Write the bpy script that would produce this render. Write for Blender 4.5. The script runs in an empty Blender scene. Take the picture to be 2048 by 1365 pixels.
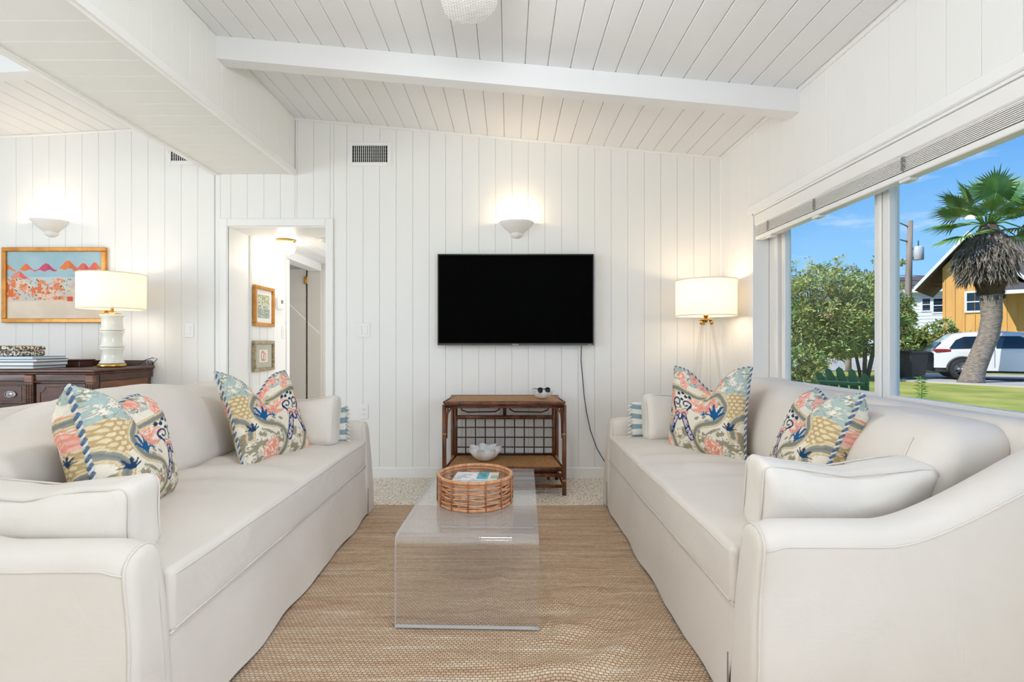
import bpy, math, random
import numpy as np
from mathutils import Vector, Matrix, noise as mnoise

random.seed(7)
C = bpy.context.scene.collection
SC = bpy.context.scene
PI = math.pi

# ------------------------------------------------------------------ camera
F = 1050.0                 # focal length in pixels of the 2048 x 1365 frame
EYE = 1.085
VX, VY = 1017.0, 686.5     # where the depth lines meet
cam_d = bpy.data.cameras.new('camera')
cam = bpy.data.objects.new('camera', cam_d)
C.objects.link(cam)
cam.location = (0, 0, EYE)
cam.rotation_euler = (PI / 2, 0, 0)
cam_d.sensor_width = 36.0
cam_d.lens = 36.0 * F / 2048.0
cam_d.shift_x = (1024.0 - VX) / 2048.0
cam_d.shift_y = (VY - 682.5) / 2048.0
cam_d.clip_start = 0.02
cam_d.clip_end = 500
SC.camera = cam

def at(x, y, Y):
    """a pixel of the photograph at depth Y, as a point in the room"""
    return Vector(((x - VX) * Y / F, Y, EYE - (y - VY) * Y / F))

# ------------------------------------------------------------------ colour management
SC.view_settings.view_transform = 'Standard'
SC.view_settings.look = 'None'
SC.view_settings.gamma = 1.0
SC.view_settings.use_curve_mapping = False
SC.view_settings.exposure = 0.21
SC.cycles.max_bounces = 10
SC.cycles.diffuse_bounces = 5
SC.cycles.adaptive_threshold = 0.05
SC.cycles.glossy_bounces = 4
SC.cycles.transparent_max_bounces = 10
SC.cycles.sample_clamp_indirect = 4.0
SC.cycles.caustics_reflective = False
SC.cycles.caustics_refractive = False

# ------------------------------------------------------------------ sky and sun
w = bpy.data.worlds.new('sky'); SC.world = w; w.use_nodes = True
nt = w.node_tree; nt.nodes.clear()
wo = nt.nodes.new('ShaderNodeOutputWorld'); bg = nt.nodes.new('ShaderNodeBackground')
tc = nt.nodes.new('ShaderNodeTexCoord'); sep = nt.nodes.new('ShaderNodeSeparateXYZ')
rmp = nt.nodes.new('ShaderNodeValToRGB'); cr = rmp.color_ramp
cr.elements[0].position = 0.0; cr.elements[0].color = (0.42, 0.68, 0.95, 1)
cr.elements[1].position = 0.75; cr.elements[1].color = (0.055, 0.22, 0.66, 1)
e = cr.elements.new(0.13); e.color = (0.27, 0.57, 0.93, 1)
e = cr.elements.new(0.33); e.color = (0.105, 0.345, 0.83, 1)
mp = nt.nodes.new('ShaderNodeMapping'); mp.inputs['Scale'].default_value = (1.6, 1.6, 6.5)
mp.inputs['Location'].default_value = (0.3, 0.2, 0.35)
nz = nt.nodes.new('ShaderNodeTexNoise'); nz.inputs['Scale'].default_value = 2.6; nz.inputs['Detail'].default_value = 8
nz.inputs['Roughness'].default_value = 0.62
cl = nt.nodes.new('ShaderNodeValToRGB'); cl.color_ramp.elements[0].position = 0.52; cl.color_ramp.elements[1].position = 0.80
mx = nt.nodes.new('ShaderNodeMix'); mx.data_type = 'RGBA'
mx.inputs[7].default_value = (0.86, 0.92, 0.98, 1)
L = nt.links.new
L(tc.outputs['Generated'], sep.inputs[0]); L(sep.outputs['Z'], rmp.inputs[0])
L(tc.outputs['Generated'], mp.inputs[0]); L(mp.outputs[0], nz.inputs['Vector']); L(nz.outputs['Fac'], cl.inputs[0])
L(cl.outputs[0], mx.inputs[0]); L(rmp.outputs[0], mx.inputs[6]); L(mx.outputs[2], bg.inputs['Color'])
bg.inputs['Strength'].default_value = 1.0
L(bg.outputs[0], wo.inputs[0])

def light(name, kind, loc, energy, color=(1, 1, 1), **kw):
    d = bpy.data.lights.new(name, kind); d.energy = energy; d.color = color
    for k, v in kw.items(): setattr(d, k, v)
    o = bpy.data.objects.new(name, d); C.objects.link(o); o.location = loc
    return o

sun = light('sun', 'SUN', (-20, -18, 28), 4.2, (1.0, 0.95, 0.86), angle=0.009)
sun.rotation_euler = Vector((-0.68, -0.22, 0.66)).to_track_quat('Z', 'Y').to_euler()
# added fill lamps, one behind the camera, one by the dining side wall
DAY = (0.79, 0.885, 1.0)
d1 = light('added_rear_fill', 'AREA', (-0.2, -2.42, 1.25), 7, DAY, shape='RECTANGLE', size=3.4, size_y=2.0)
d1.rotation_euler = (PI / 2, 0, 0)
d2 = light('added_dining_fill', 'AREA', (-5.42, 0.6, 1.45), 88, DAY, shape='RECTANGLE', size=3.0, size_y=1.5)
d2.rotation_euler = (PI / 2, 0, -PI / 2)
# the near part of the big window, beside and behind the camera
d3 = light('daylight_big_window', 'AREA', (1.69, -0.75, 1.38), 52, DAY, shape='RECTANGLE', size=2.0, size_y=1.1)
d3.rotation_euler = (PI / 2, 0, PI / 2)

# ------------------------------------------------------------------ helpers
class MB:
    """collects boxes, tubes, lathes and grids for one mesh"""
    def __init__(s): s.v = []; s.f = []; s.s = []; s.m = []
    def add(s, vs, fs, smooth=False, mi=0):
        b = len(s.v); s.v.extend([tuple(v) for v in vs])
        for f in fs: s.f.append([i + b for i in f]); s.s.append(smooth); s.m.append(mi)
        return s
    def box(s, x0, x1, y0, y1, z0, z1, M=None, mi=0):
        vs = [Vector((x, y, z)) for x in (x0, x1) for y in (y0, y1) for z in (z0, z1)]
        if M is not None: vs = [M @ v for v in vs]
        return s.add(vs, [(0, 1, 3, 2), (4, 6, 7, 5), (0, 4, 5, 1), (2, 3, 7, 6), (0, 2, 6, 4), (1, 5, 7, 3)], mi=mi)
    def cbox(s, x0, x1, y0, y1, z0, z1, c=0.004, M=None, smooth=False, mi=0):
        """box with chamfered edges"""
        lo = (x0, y0, z0); hi = (x1, y1, z1)
        c = min(c, (x1 - x0) * .45, (y1 - y0) * .45, (z1 - z0) * .45)
        vs = []; idx = {}
        for sx in (0, 1):
            for sy in (0, 1):
                for sz in (0, 1):
                    sg = (sx, sy, sz)
                    for ax in range(3):
                        p = [0, 0, 0]
                        for k in range(3):
                            p[k] = hi[k] if sg[k] else lo[k]
                            if k != ax: p[k] += -c if sg[k] else c
                        idx[(sg, ax)] = len(vs); vs.append(Vector(p))
        fs = []
        for ax in range(3):
            o = [k for k in range(3) if k != ax]
            for sd in (0, 1):
                q = []
                for a, b in ((0, 0), (1, 0), (1, 1), (0, 1)):
                    g = [0, 0, 0]; g[ax] = sd; g[o[0]] = a; g[o[1]] = b; q.append(idx[(tuple(g), ax)])
                flip = (sd == 0) ^ (ax == 1)
                fs.append(q[::-1] if flip else q)
        for ax in range(3):
            o = [k for k in range(3) if k != ax]
            for a in (0, 1):
                for b in (0, 1):
                    g0 = [0, 0, 0]; g0[o[0]] = a; g0[o[1]] = b; g1 = list(g0); g1[ax] = 1
                    fs.append([idx[(tuple(g0), o[0])], idx[(tuple(g1), o[0])], idx[(tuple(g1), o[1])], idx[(tuple(g0), o[1])]])
        for sx in (0, 1):
            for sy in (0, 1):
                for sz in (0, 1):
                    fs.append([idx[((sx, sy, sz), k)] for k in range(3)])
        if M is not None: vs = [M @ v for v in vs]
        return s.add(vs, fs, smooth, mi)
    def tube(s, pts, r, n=8, closed=False, caps=True, smooth=True, mi=0):
        pts = [Vector(p) for p in pts]; m = len(pts)
        rs = r if hasattr(r, '__len__') else [r] * m
        vs = []; prev = None
        for i, p in enumerate(pts):
            if closed: t = pts[(i + 1) % m] - pts[i - 1]
            else: t = pts[min(i + 1, m - 1)] - pts[max(i - 1, 0)]
            t = t.normalized() if t.length > 1e-9 else Vector((0, 0, 1))
            if prev is None:
                a = Vector((0, 0, 1)) if abs(t.z) < .9 else Vector((1, 0, 0))
                nrm = (a - t * a.dot(t)).normalized()
            else:
                nrm = prev - t * prev.dot(t); nrm = nrm.normalized() if nrm.length > 1e-6 else prev
            prev = nrm; bn = t.cross(nrm)
            for k in range(n):
                an = 2 * PI * k / n
                vs.append(p + (nrm * math.cos(an) + bn * math.sin(an)) * rs[i])
        fs = []
        for i in range(m if closed else m - 1):
            j = (i + 1) % m
            for k in range(n):
                l = (k + 1) % n; fs.append((i * n + k, i * n + l, j * n + l, j * n + k))
        if caps and not closed: fs.append(list(range(n))[::-1]); fs.append([(m - 1) * n + k for k in range(n)])
        return s.add(vs, fs, smooth, mi)
    def lathe(s, prof, n=32, c=(0, 0, 0), a0=0, a1=2 * PI, smooth=True, M=None, mi=0):
        full = abs(a1 - a0 - 2 * PI) < 1e-6; cnt = n if full else n + 1
        vs = []
        for r, z in prof:
            for k in range(cnt):
                an = a0 + (a1 - a0) * k / n
                vs.append(Vector((c[0] + r * math.cos(an), c[1] + r * math.sin(an), c[2] + z)))
        fs = []
        for i in range(len(prof) - 1):
            for k in range(n):
                l = (k + 1) % cnt
                fs.append((i * cnt + k, i * cnt + l, (i + 1) * cnt + l, (i + 1) * cnt + k))
        if M is not None: vs = [M @ v for v in vs]
        return s.add(vs, fs, smooth, mi)
    def grid(s, fn, nu, nv, smooth=True, cu=False, cv=False, mi=0):
        vs = [fn(i / (nu if cu else nu - 1), j / (nv if cv else nv - 1)) for i in range(nu) for j in range(nv)]
        fs = []
        for i in range(nu if cu else nu - 1):
            for j in range(nv if cv else nv - 1):
                a, b = (i + 1) % nu, (j + 1) % nv
                fs.append((i * nv + j, a * nv + j, a * nv + b, i * nv + b))
        return s.add(vs, fs, smooth, mi)
    def prism(s, poly, a0, a1, ax='y', M=None, smooth=False, mi=0):
        """polygon in the plane across an axis, extruded along it"""
        def P(u, w, a): return Vector((u, a, w)) if ax == 'y' else (Vector((a, u, w)) if ax == 'x' else Vector((u, w, a)))
        n = len(poly)
        vs = [P(u, w, a0) for u, w in poly] + [P(u, w, a1) for u, w in poly]
        if M is not None: vs = [M @ v for v in vs]
        fs = [list(range(n)), [n + k for k in range(n)][::-1]] + [(k, n + k, n + (k + 1) % n, (k + 1) % n) for k in range(n)]
        return s.add(vs, fs, smooth, mi)
    def mesh(s, name, fix=True):
        me = bpy.data.meshes.new(name); me.from_pydata(s.v, [], s.f)
        me.polygons.foreach_set('use_smooth', s.s)
        me.polygons.foreach_set('material_index', s.m)
        if fix:
            import bmesh
            bm = bmesh.new(); bm.from_mesh(me); bmesh.ops.recalc_face_normals(bm, faces=bm.faces); bm.to_mesh(me); bm.free()
        me.update(); return me
    def build(s, name, mat, parent=None, fix=True):
        return put(name, s.mesh(name, fix), mat, parent)

def put(name, me, mat=None, parent=None):
    if mat is not None and not me.materials:
        for m in (mat if isinstance(mat, (list, tuple)) else [mat]): me.materials.append(m)
    o = bpy.data.objects.new(name, me); C.objects.link(o)
    if parent is not None: o.parent = parent
    return o

def tag(o, label=None, cat=None, group=None, kind=None):
    if label: o['label'] = label
    if cat: o['category'] = cat
    if group: o['group'] = group
    if kind: o['kind'] = kind
    return o

def thing(name, label, cat, loc=(0, 0, 0), rz=0, group=None):
    o = bpy.data.objects.new(name, None); C.objects.link(o)
    o.empty_display_size = 0.1
    o.location = loc; o.rotation_euler = (0, 0, rz)
    return tag(o, label, cat, group)

def struct(o, label=None): return tag(o, label, None, None, 'structure')

def rot(rx=0, ry=0, rz=0): return Matrix.Rotation(rz, 4, 'Z') @ Matrix.Rotation(ry, 4, 'Y') @ Matrix.Rotation(rx, 4, 'X')

def rbox(sx, sy, sz, r, n=(8, 8, 8), fn=None):
    """soft rounded box centred at the origin; fn moves each point"""
    mb = MB(); hx, hy, hz = sx / 2, sy / 2, sz / 2
    def rnd(p):
        q = Vector((max(-hx + r, min(hx - r, p.x)), max(-hy + r, min(hy - r, p.y)), max(-hz + r, min(hz - r, p.z))))
        d = p - q
        if d.length > 1e-9: p = q + d.normalized() * r
        return fn(p) if fn else p
    def dens(n, h):   # more points close to the edges
        t = [k / n for k in range(n + 1)]; e = min(.45, r / (2 * h)); k = max(3, n // 4)
        return [e * i / k for i in range(k)] + [e + (1 - 2 * e) * i / n for i in range(n + 1)] + [1 - e + e * (i + 1) / k for i in range(k)]
    X, Y, Z = [[-h + 2 * h * t for t in dens(m, h)] for m, h in zip(n, (hx, hy, hz))]
    for sgn in (-1, 1):
        for A, B, f in ((X, Y, lambda a, b: Vector((a, b, sgn * hz))), (X, Z, lambda a, b: Vector((a, sgn * hy, b))), (Y, Z, lambda a, b: Vector((sgn * hx, a, b)))):
            vs = [rnd(f(a, b)) for a in A for b in B]; nb = len(B)
            mb.add(vs, [(i * nb + j, (i + 1) * nb + j, (i + 1) * nb + j + 1, i * nb + j + 1) for i in range(len(A) - 1) for j in range(nb - 1)], True)
    return mb

def weld(me, d=1e-5):
    import bmesh
    bm = bmesh.new(); bm.from_mesh(me); bmesh.ops.remove_doubles(bm, verts=bm.verts, dist=d)
    bmesh.ops.recalc_face_normals(bm, faces=bm.faces); bm.to_mesh(me); bm.free(); me.update(); return me

def soft(mb, name, mat, parent):
    return put(name, weld(mb.mesh(name, False)), mat, parent)

def fbm(p, sc, seed=0.0, oct=3):
    v = 0; a = 1; q = Vector(p) * sc + Vector((seed, seed * 1.7, -seed))
    for k in range(oct): v += a * mnoise.noise(q); q = q * 2.03; a *= .5
    return v

def sm(a, b, x):
    t = max(0.0, min(1.0, (x - a) / (b - a))); return t * t * (3 - 2 * t)

# ------------------------------------------------------------------ materials
def mat(name, col, rough=0.6, metal=0.0, spec=0.5, bump=None, vary=None, coat=0, sheen=0, trans=0, ior=1.45, emit=None, estr=0):
    """principled material; vary=(scale, colour2, stretch) mixes a second colour by noise; bump=(scale, strength, stretch)"""
    m = bpy.data.materials.new(name); m.use_nodes = True
    nt = m.node_tree; b = nt.nodes['Principled BSDF']
    b.inputs['Base Color'].default_value = (*col, 1); b.inputs['Roughness'].default_value = rough
    b.inputs['Metallic'].default_value = metal; b.inputs['Specular IOR Level'].default_value = spec
    b.inputs['Coat Weight'].default_value = coat; b.inputs['Sheen Weight'].default_value = sheen
    b.inputs['Transmission Weight'].default_value = trans; b.inputs['IOR'].default_value = ior
    if emit: b.inputs['Emission Color'].default_value = (*emit, 1); b.inputs['Emission Strength'].default_value = estr
    def tex(scale, stretch, detail=4):
        tc = nt.nodes.new('ShaderNodeTexCoord'); mp = nt.nodes.new('ShaderNodeMapping'); n = nt.nodes.new('ShaderNodeTexNoise')
        mp.inputs['Scale'].default_value = stretch or (1, 1, 1); n.inputs['Scale'].default_value = scale; n.inputs['Detail'].default_value = detail
        nt.links.new(tc.outputs['Object'], mp.inputs[0]); nt.links.new(mp.outputs[0], n.inputs['Vector']); return n
    if vary:
        n = tex(vary[0], vary[2] if len(vary) > 2 else None, 6)
        r = nt.nodes.new('ShaderNodeValToRGB'); r.color_ramp.elements[0].position = .35; r.color_ramp.elements[1].position = .65
        r.color_ramp.elements[0].color = (*col, 1); r.color_ramp.elements[1].color = (*vary[1], 1)
        nt.links.new(n.outputs['Fac'], r.inputs[0]); nt.links.new(r.outputs[0], b.inputs['Base Color'])
    if bump:
        n = tex(bump[0], bump[2] if len(bump) > 2 else None, 3)
        bp = nt.nodes.new('ShaderNodeBump'); bp.inputs['Strength'].default_value = bump[1]; bp.inputs['Distance'].default_value = .002
        nt.links.new(n.outputs['Fac'], bp.inputs['Height']); nt.links.new(bp.outputs[0], b.inputs['Normal'])
    return m

def mat_vc(name, rough=0.9, spec=0.2, bump=None):
    m = mat(name, (1, 1, 1), rough, 0, spec, bump)
    nt = m.node_tree; a = nt.nodes.new('ShaderNodeVertexColor'); a.layer_name = 'Col'
    nt.links.new(a.outputs['Color'], nt.nodes['Principled BSDF'].inputs['Base Color']); return m

def lin(r, g, b): return tuple((c / 255 / 12.92) if c / 255 <= .04045 else ((c / 255 + .055) / 1.055) ** 2.4 for c in (r, g, b))

def mat_weave(name, col, scale, strength, col2=None):
    """cloth with a crossed thread relief"""
    m = mat(name, col, .92, 0, .15, sheen=.15); nt = m.node_tree; b = nt.nodes['Principled BSDF']
    tc = nt.nodes.new('ShaderNodeTexCoord'); w1 = nt.nodes.new('ShaderNodeTexWave'); w2 = nt.nodes.new('ShaderNodeTexWave')
    w1.bands_direction = 'Y'; w2.bands_direction = 'Z'
    ad = nt.nodes.new('ShaderNodeMath'); bp = nt.nodes.new('ShaderNodeBump')
    for x in (w1, w2):
        x.inputs['Scale'].default_value = scale; x.inputs['Distortion'].default_value = 1.2; nt.links.new(tc.outputs['Object'], x.inputs['Vector'])
    nt.links.new(w1.outputs['Fac'], ad.inputs[0]); nt.links.new(w2.outputs['Fac'], ad.inputs[1])
    bp.inputs['Strength'].default_value = strength; bp.inputs['Distance'].default_value = .001
    cn_ = nt.nodes.new('ShaderNodeTexNoise'); cn_.inputs['Scale'].default_value = 7.0; cn_.inputs['Detail'].default_value = 3; cn_.inputs['Distortion'].default_value = .8
    b2 = nt.nodes.new('ShaderNodeBump'); b2.inputs['Strength'].default_value = .35; b2.inputs['Distance'].default_value = .012
    nt.links.new(tc.outputs['Object'], cn_.inputs['Vector']); nt.links.new(cn_.outputs['Fac'], b2.inputs['Height']); nt.links.new(b2.outputs[0], bp.inputs['Normal'])
    nt.links.new(ad.outputs[0], bp.inputs['Height']); nt.links.new(bp.outputs[0], b.inputs['Normal'])
    n = nt.nodes.new('ShaderNodeTexNoise'); n.inputs['Scale'].default_value = 3.0; n.inputs['Detail'].default_value = 4
    r = nt.nodes.new('ShaderNodeValToRGB'); r.color_ramp.elements[0].color = (*col, 1); r.color_ramp.elements[1].color = (*(col2 or [c * .93 for c in col]), 1)
    r.color_ramp.elements[0].position = .4; r.color_ramp.elements[1].position = .7
    nt.links.new(tc.outputs['Object'], n.inputs['Vector']); nt.links.new(n.outputs['Fac'], r.inputs[0]); nt.links.new(r.outputs[0], b.inputs['Base Color'])  # made-up bowl out of view, housing for the lamp below
    return m  # fill lamp added under the fan to brighten seats and rug

def mat_clear(name, ior=1.49, tint=(1, 1, 1), rough=0.0, reflect_white=0.0):
    """clear sheet: fresnel reflection over straight transmission"""
    m = bpy.data.materials.new(name); m.use_nodes = True; nt = m.node_tree; nt.nodes.clear()
    out = nt.nodes.new('ShaderNodeOutputMaterial'); t = nt.nodes.new('ShaderNodeBsdfTransparent'); g = nt.nodes.new('ShaderNodeBsdfGlossy')
    t.inputs[0].default_value = (*tint, 1); g.inputs['Roughness'].default_value = rough
    fr = nt.nodes.new('ShaderNodeFresnel'); geo = nt.nodes.new('ShaderNodeNewGeometry')
    mi = nt.nodes.new('ShaderNodeMix'); mi.inputs[2].default_value = ior; mi.inputs[3].default_value = 1 / ior
    mx = nt.nodes.new('ShaderNodeMixShader')
    nt.links.new(geo.outputs['Backfacing'], mi.inputs[0]); nt.links.new(mi.outputs[0], fr.inputs['IOR'])
    nt.links.new(fr.outputs[0], mx.inputs[0]); nt.links.new(t.outputs[0], mx.inputs[1]); nt.links.new(g.outputs[0], mx.inputs[2])
    last = mx.outputs[0]
    if reflect_white:      # white diffuse haze, strongest on level faces, painting in a milky reflection
        df = nt.nodes.new('ShaderNodeBsdfDiffuse'); df.inputs[0].default_value = (.9, .9, .9, 1); m2 = nt.nodes.new('ShaderNodeMixShader'); m2.inputs[0].default_value = reflect_white
        sz_ = nt.nodes.new('ShaderNodeSeparateXYZ'); ab = nt.nodes.new('ShaderNodeMath'); ab.operation = 'ABSOLUTE'; ma = nt.nodes.new('ShaderNodeMath'); ma.operation = 'MULTIPLY_ADD'; ma.inputs[1].default_value = reflect_white; ma.inputs[2].default_value = reflect_white * .2
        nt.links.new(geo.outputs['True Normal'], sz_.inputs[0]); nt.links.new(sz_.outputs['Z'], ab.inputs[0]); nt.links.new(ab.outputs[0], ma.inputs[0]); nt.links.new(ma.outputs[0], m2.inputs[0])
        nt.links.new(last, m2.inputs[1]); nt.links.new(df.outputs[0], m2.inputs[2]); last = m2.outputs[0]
    nt.links.new(last, out.inputs[0]); return m

M = {}
M['wall'] = mat('painted_boards', lin(240, 239, 235), .55, spec=.35, bump=(18, .06))
M['wallback'] = mat('board_joint', lin(236, 234, 230), .7)
M['ceil'] = mat('painted_ceiling', lin(238, 238, 238), .5, spec=.35)
M['trim'] = mat('painted_trim', lin(243, 242, 239), .4, spec=.45)
M['vinyl'] = mat('white_vinyl', lin(240, 238, 234), .35, spec=.5)
M['plastic'] = mat('white_plastic', lin(240, 239, 236), .3)
M['dark'] = mat('dark_void', (.01, .01, .01), .8)
M['black'] = mat('black_plastic', (.012, .012, .013), .35)
M['screen'] = mat('tv_screen', (.0015, .0015, .0015), .6, spec=.02)
M['brass'] = mat('brass', lin(212, 170, 96), .25, 1)
M['chrome'] = mat('chrome', (.75, .74, .72), .15, 1)
M['pewter'] = mat('dull_pewter', (.32, .30, .30), .35, 1)
M['ceramic'] = mat('white_ceramic', lin(244, 240, 230), .25, coat=.3)
M['sofa'] = mat_weave('cream_slipcover', lin(230, 222, 212), 330, .25, lin(224, 216, 205))
M['sofa_pipe'] = mat_weave('cream_piping', lin(226, 218, 207), 330, .2)
M['white_cush'] = mat_weave('white_cushion_cloth', lin(232, 225, 215), 330, .22, lin(226, 219, 208))
M['rattan'] = mat('dark_rattan', lin(122, 68, 38), .35, coat=.35, vary=(28, lin(74, 38, 22), (1, 1, .25)), bump=(60, .2))
M['rattan_dark'] = mat('dark_cane', lin(62, 36, 26), .4, coat=.2)
M['cane'] = mat('woven_cane', lin(186, 140, 88), .6, vary=(120, lin(158, 112, 66), (1, .15, 1)), bump=(160, .5))
M['basket'] = mat('basket_rattan', lin(214, 160, 118), .45, vary=(40, lin(190, 132, 92)), coat=.15)
M['basket_dark'] = mat('basket_binding', lin(160, 104, 66), .5)
M['wood'] = mat('mahogany', lin(86, 50, 36), .35, coat=.3, vary=(9, lin(58, 33, 25), (1, 1, 6)), bump=(30, .05))
M['wood_light'] = mat('worn_mahogany', lin(136, 86, 56), .4, coat=.2, vary=(7, lin(104, 62, 40), (1, 1, 5)))
M['wood_edge'] = mat('carved_mahogany', lin(112, 72, 54), .35, coat=.2, vary=(20, lin(78, 46, 34)))
M['gold'] = mat('gilt_frame', lin(214, 152, 72), .35, .35, vary=(14, lin(190, 126, 52)))
M['antique'] = mat('antique_silver_frame', lin(186, 170, 140), .45, .3, vary=(40, lin(140, 124, 98)))
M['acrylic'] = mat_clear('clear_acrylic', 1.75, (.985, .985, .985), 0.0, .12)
M['acrylic_edge'] = mat('acrylic_edge', (.95, .97, .98), .15, trans=.25, ior=1.2)
M['acrylic_rod'] = mat_clear('clear_acrylic_rod', 1.6, (.97, .97, .97))
M['glass'] = mat_clear('window_glass', 1.15, (.97, .985, .98))

# ================================================================== THE ROOM
WY = 4.235                       # face of the far wall
RX = 1.718                       # face of the window wall
SX0, SX1, SZ = -2.367, -1.722, 2.45   # the dropped soffit between the two rooms
LX, BY = -5.6, -2.6
SLR, SLL = 0.092, 0.0534
def ceil_r(x): return 2.583 + SLR * (RX - x)
def ceil_l(x): return 2.847 + SLL * (x - SX0)
def ceil_any(x): return ceil_r(x) if x > (SX0 + SX1) / 2 else ceil_l(x)

# floor ------------------------------------------------------------
def mat_terrazzo():
    m = mat('terrazzo', lin(226, 216, 196), .35, spec=.5); nt = m.node_tree; b = nt.nodes['Principled BSDF']
    tc = nt.nodes.new('ShaderNodeTexCoord'); last = None
    base = nt.nodes.new('ShaderNodeRGB'); base.outputs[0].default_value = (*lin(238, 230, 214), 1); last = base.outputs[0]
    for sc, thr, col, off in ((52, .24, lin(84, 72, 62), 0), (64, .27, lin(182, 152, 112), 3.1), (40, .20, lin(150, 142, 132), 7.7), (46, .24, lin(245, 240, 230), 5.2), (80, .24, lin(58, 50, 46), 9.4)):
        mp = nt.nodes.new('ShaderNodeMapping'); mp.inputs['Location'].default_value = (off, off * .7, 0)
        v = nt.nodes.new('ShaderNodeTexVoronoi'); v.inputs['Scale'].default_value = sc
        c = nt.nodes.new('ShaderNodeMath'); c.operation = 'LESS_THAN'; c.inputs[1].default_value = thr
        x = nt.nodes.new('ShaderNodeMix'); x.data_type = 'RGBA'; x.inputs[7].default_value = (*col, 1)
        nt.links.new(tc.outputs['Object'], mp.inputs[0]); nt.links.new(mp.outputs[0], v.inputs['Vector']); nt.links.new(v.outputs['Distance'], c.inputs[0])
        nt.links.new(c.outputs[0], x.inputs[0]); nt.links.new(last, x.inputs[6]); last = x.outputs[2]
    nt.links.new(last, b.inputs['Base Color']); return m
M['terrazzo'] = mat_terrazzo()
struct(MB().box(LX, RX + .2, BY, 7.3, -.12, 0).build('floor', M['terrazzo']), 'cream speckled terrazzo floor')

# far wall -----------------------------------------------------------
DX0, DX1, DZ = -2.262, -1.472, 2.027      # doorway opening
CW = .062                                  # casing width
T = .014                                   # board thickness
def board_poly(x0, x1, c=.0032):
    """cross-section of a board with eased front edges: (across, depth)"""
    return [(x0, T), (x0, c * .8), (x0 + c, 0), (x1 - c, 0), (x1, c * .8), (x1, T)]

def wall_board(parent, x0, x1, z0, zt, g=.0006):
    """vertical board on the far wall, its head cut to the slope zt(x)"""
    x0 += g; x1 -= g
    if x1 - x0 < .01: return
    p = board_poly(x0, x1); n = len(p)
    vs = [(x, WY + d, z0) for x, d in p] + [(x, WY + d, zt(x)) for x, d in p]
    fs = [list(range(n)), [n + k for k in range(n)][::-1]] + [(k, n + k, n + (k + 1) % n, (k + 1) % n) for k in range(n)]
    MB().add(vs, fs).build('board', M['wall'], parent)

wb = MB()
WB0, WB1 = WY + T, WY + .34
wb.prism([(LX, 0), (DX0 - .002, 0), (DX0 - .002, DZ), (DX1 + .002, DZ), (DX1 + .002, 0), (RX + .2, 0), (RX + .2, 3.1), (LX, 3.1)], WB0, WB1, 'y')
wall_back = struct(wb.build('wall_back', M['wallback']), 'white vertical board wall with the television and doorway')
G0, GP = .028, .1334
ks = range(int((LX - G0) / GP), int((RX - G0) / GP) + 1)
HB = .083     # top of the baseboard
for k in ks:
    a, b = max(LX, G0 + k * GP), min(RX - .001, G0 + (k + 1) * GP)
    if b <= a: continue
    cuts = [(a, b)]
    if a < SX1 < b: cuts = [(a, SX1), (SX1, b)]
    if a < SX0 < b: cuts = [(a, SX0), (SX0, b)]
    for (p, q) in cuts:
        mid = (p + q) / 2
        zt = (lambda x: SZ) if SX0 < mid < SX1 else (lambda x: ceil_any(x) - .002)
        lo, hi = DX0 - CW, DX1 + CW
        if q <= lo or p >= hi: wall_board(wall_back, p, q, HB, zt)
        else:
            if p < lo: wall_board(wall_back, p, lo, HB, zt); p = lo
            r = q
            if q > hi: wall_board(wall_back, hi, q, HB, zt); r = hi
            wall_board(wall_back, p, r, DZ + CW, zt)

# baseboards
for nm, a, b in (('baseboard_back', DX1 + CW, RX), ('baseboard_dining', LX, DX0 - CW)):
    struct(MB().prism([(WY - .012, 0), (WY + T, 0), (WY + T, HB), (WY - .004, HB), (WY - .012, HB - .008)], a, b, 'x').build(nm, M['trim']), 'white painted baseboard')

# doorway: casing and deep jamb
door = struct(thing('door_1', 'white cased doorway opening into the hall', None, (0, 0, 0)))
def casing(x0, x1, z0, z1): return MB().cbox(x0, x1, WY - .016, WY + T, z0, z1, .005)
casing(DX0 - CW, DX0, 0, DZ + CW).build('casing', M['trim'], door)
casing(DX1, DX1 + CW, 0, DZ + CW).build('casing', M['trim'], door)
casing(DX0, DX1, DZ, DZ + CW).build('casing', M['trim'], door)
MB().box(DX0 - .012, DX0, WY + .001, WB1, 0, DZ).build('jamb', M['trim'], door)
MB().box(DX1, DX1 + .012, WY + .001, WB1, 0, DZ).build('jamb', M['trim'], door)
MB().box(DX0, DX1, WY + .001, WB1 + .001, DZ - .008, DZ + .012).build('jamb_head', M['trim'], door)

# hall ----------------------------------------------------------------
HZ = 2.04
hall_left = struct(MB().box(DX0 - .15, DX0 - .001, WB1, 5.38, 0, HZ).build('wall_hall', M['wallback']), 'white boarded hall wall with two small pictures')
ys = [WB1, 4.60, 4.75, 4.90, 5.035]
for a, b in zip(ys[:-1], ys[1:]):
    MB().prism([(a + .001, DX0), (a + .005, DX0 + .012), (b - .005, DX0 + .012), (b - .001, DX0)][::-1], 0, HZ - .002, 'z',
               M=Matrix(((0, 1, 0, 0), (1, 0, 0, 0), (0, 0, 1, 0), (0, 0, 0, 1)))).build('board', M['wall'], hall_left)
MB().box(DX0 - .001, DX0 + .012, 5.036, 5.30, 0, HZ - .002).build('panel', M['wall'], hall_left)
MB().cbox(DX0 - .001, DX0 + .022, 5.31, 5.379, 0, HZ - .1, .005).build('casing', M['trim'], hall_left)
MB().box(DX0 - .15, DX0 - .001, 5.38, 6.35, 1.955, HZ).build('header', M['trim'], hall_left)
hc = struct(MB().box(DX0 - .9, DX1 + .5, WB1, 6.6, HZ + .012, HZ + .1).build('ceiling_hall', M['wallback']), 'white boarded hall ceiling')
x = DX0 - .02
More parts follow.
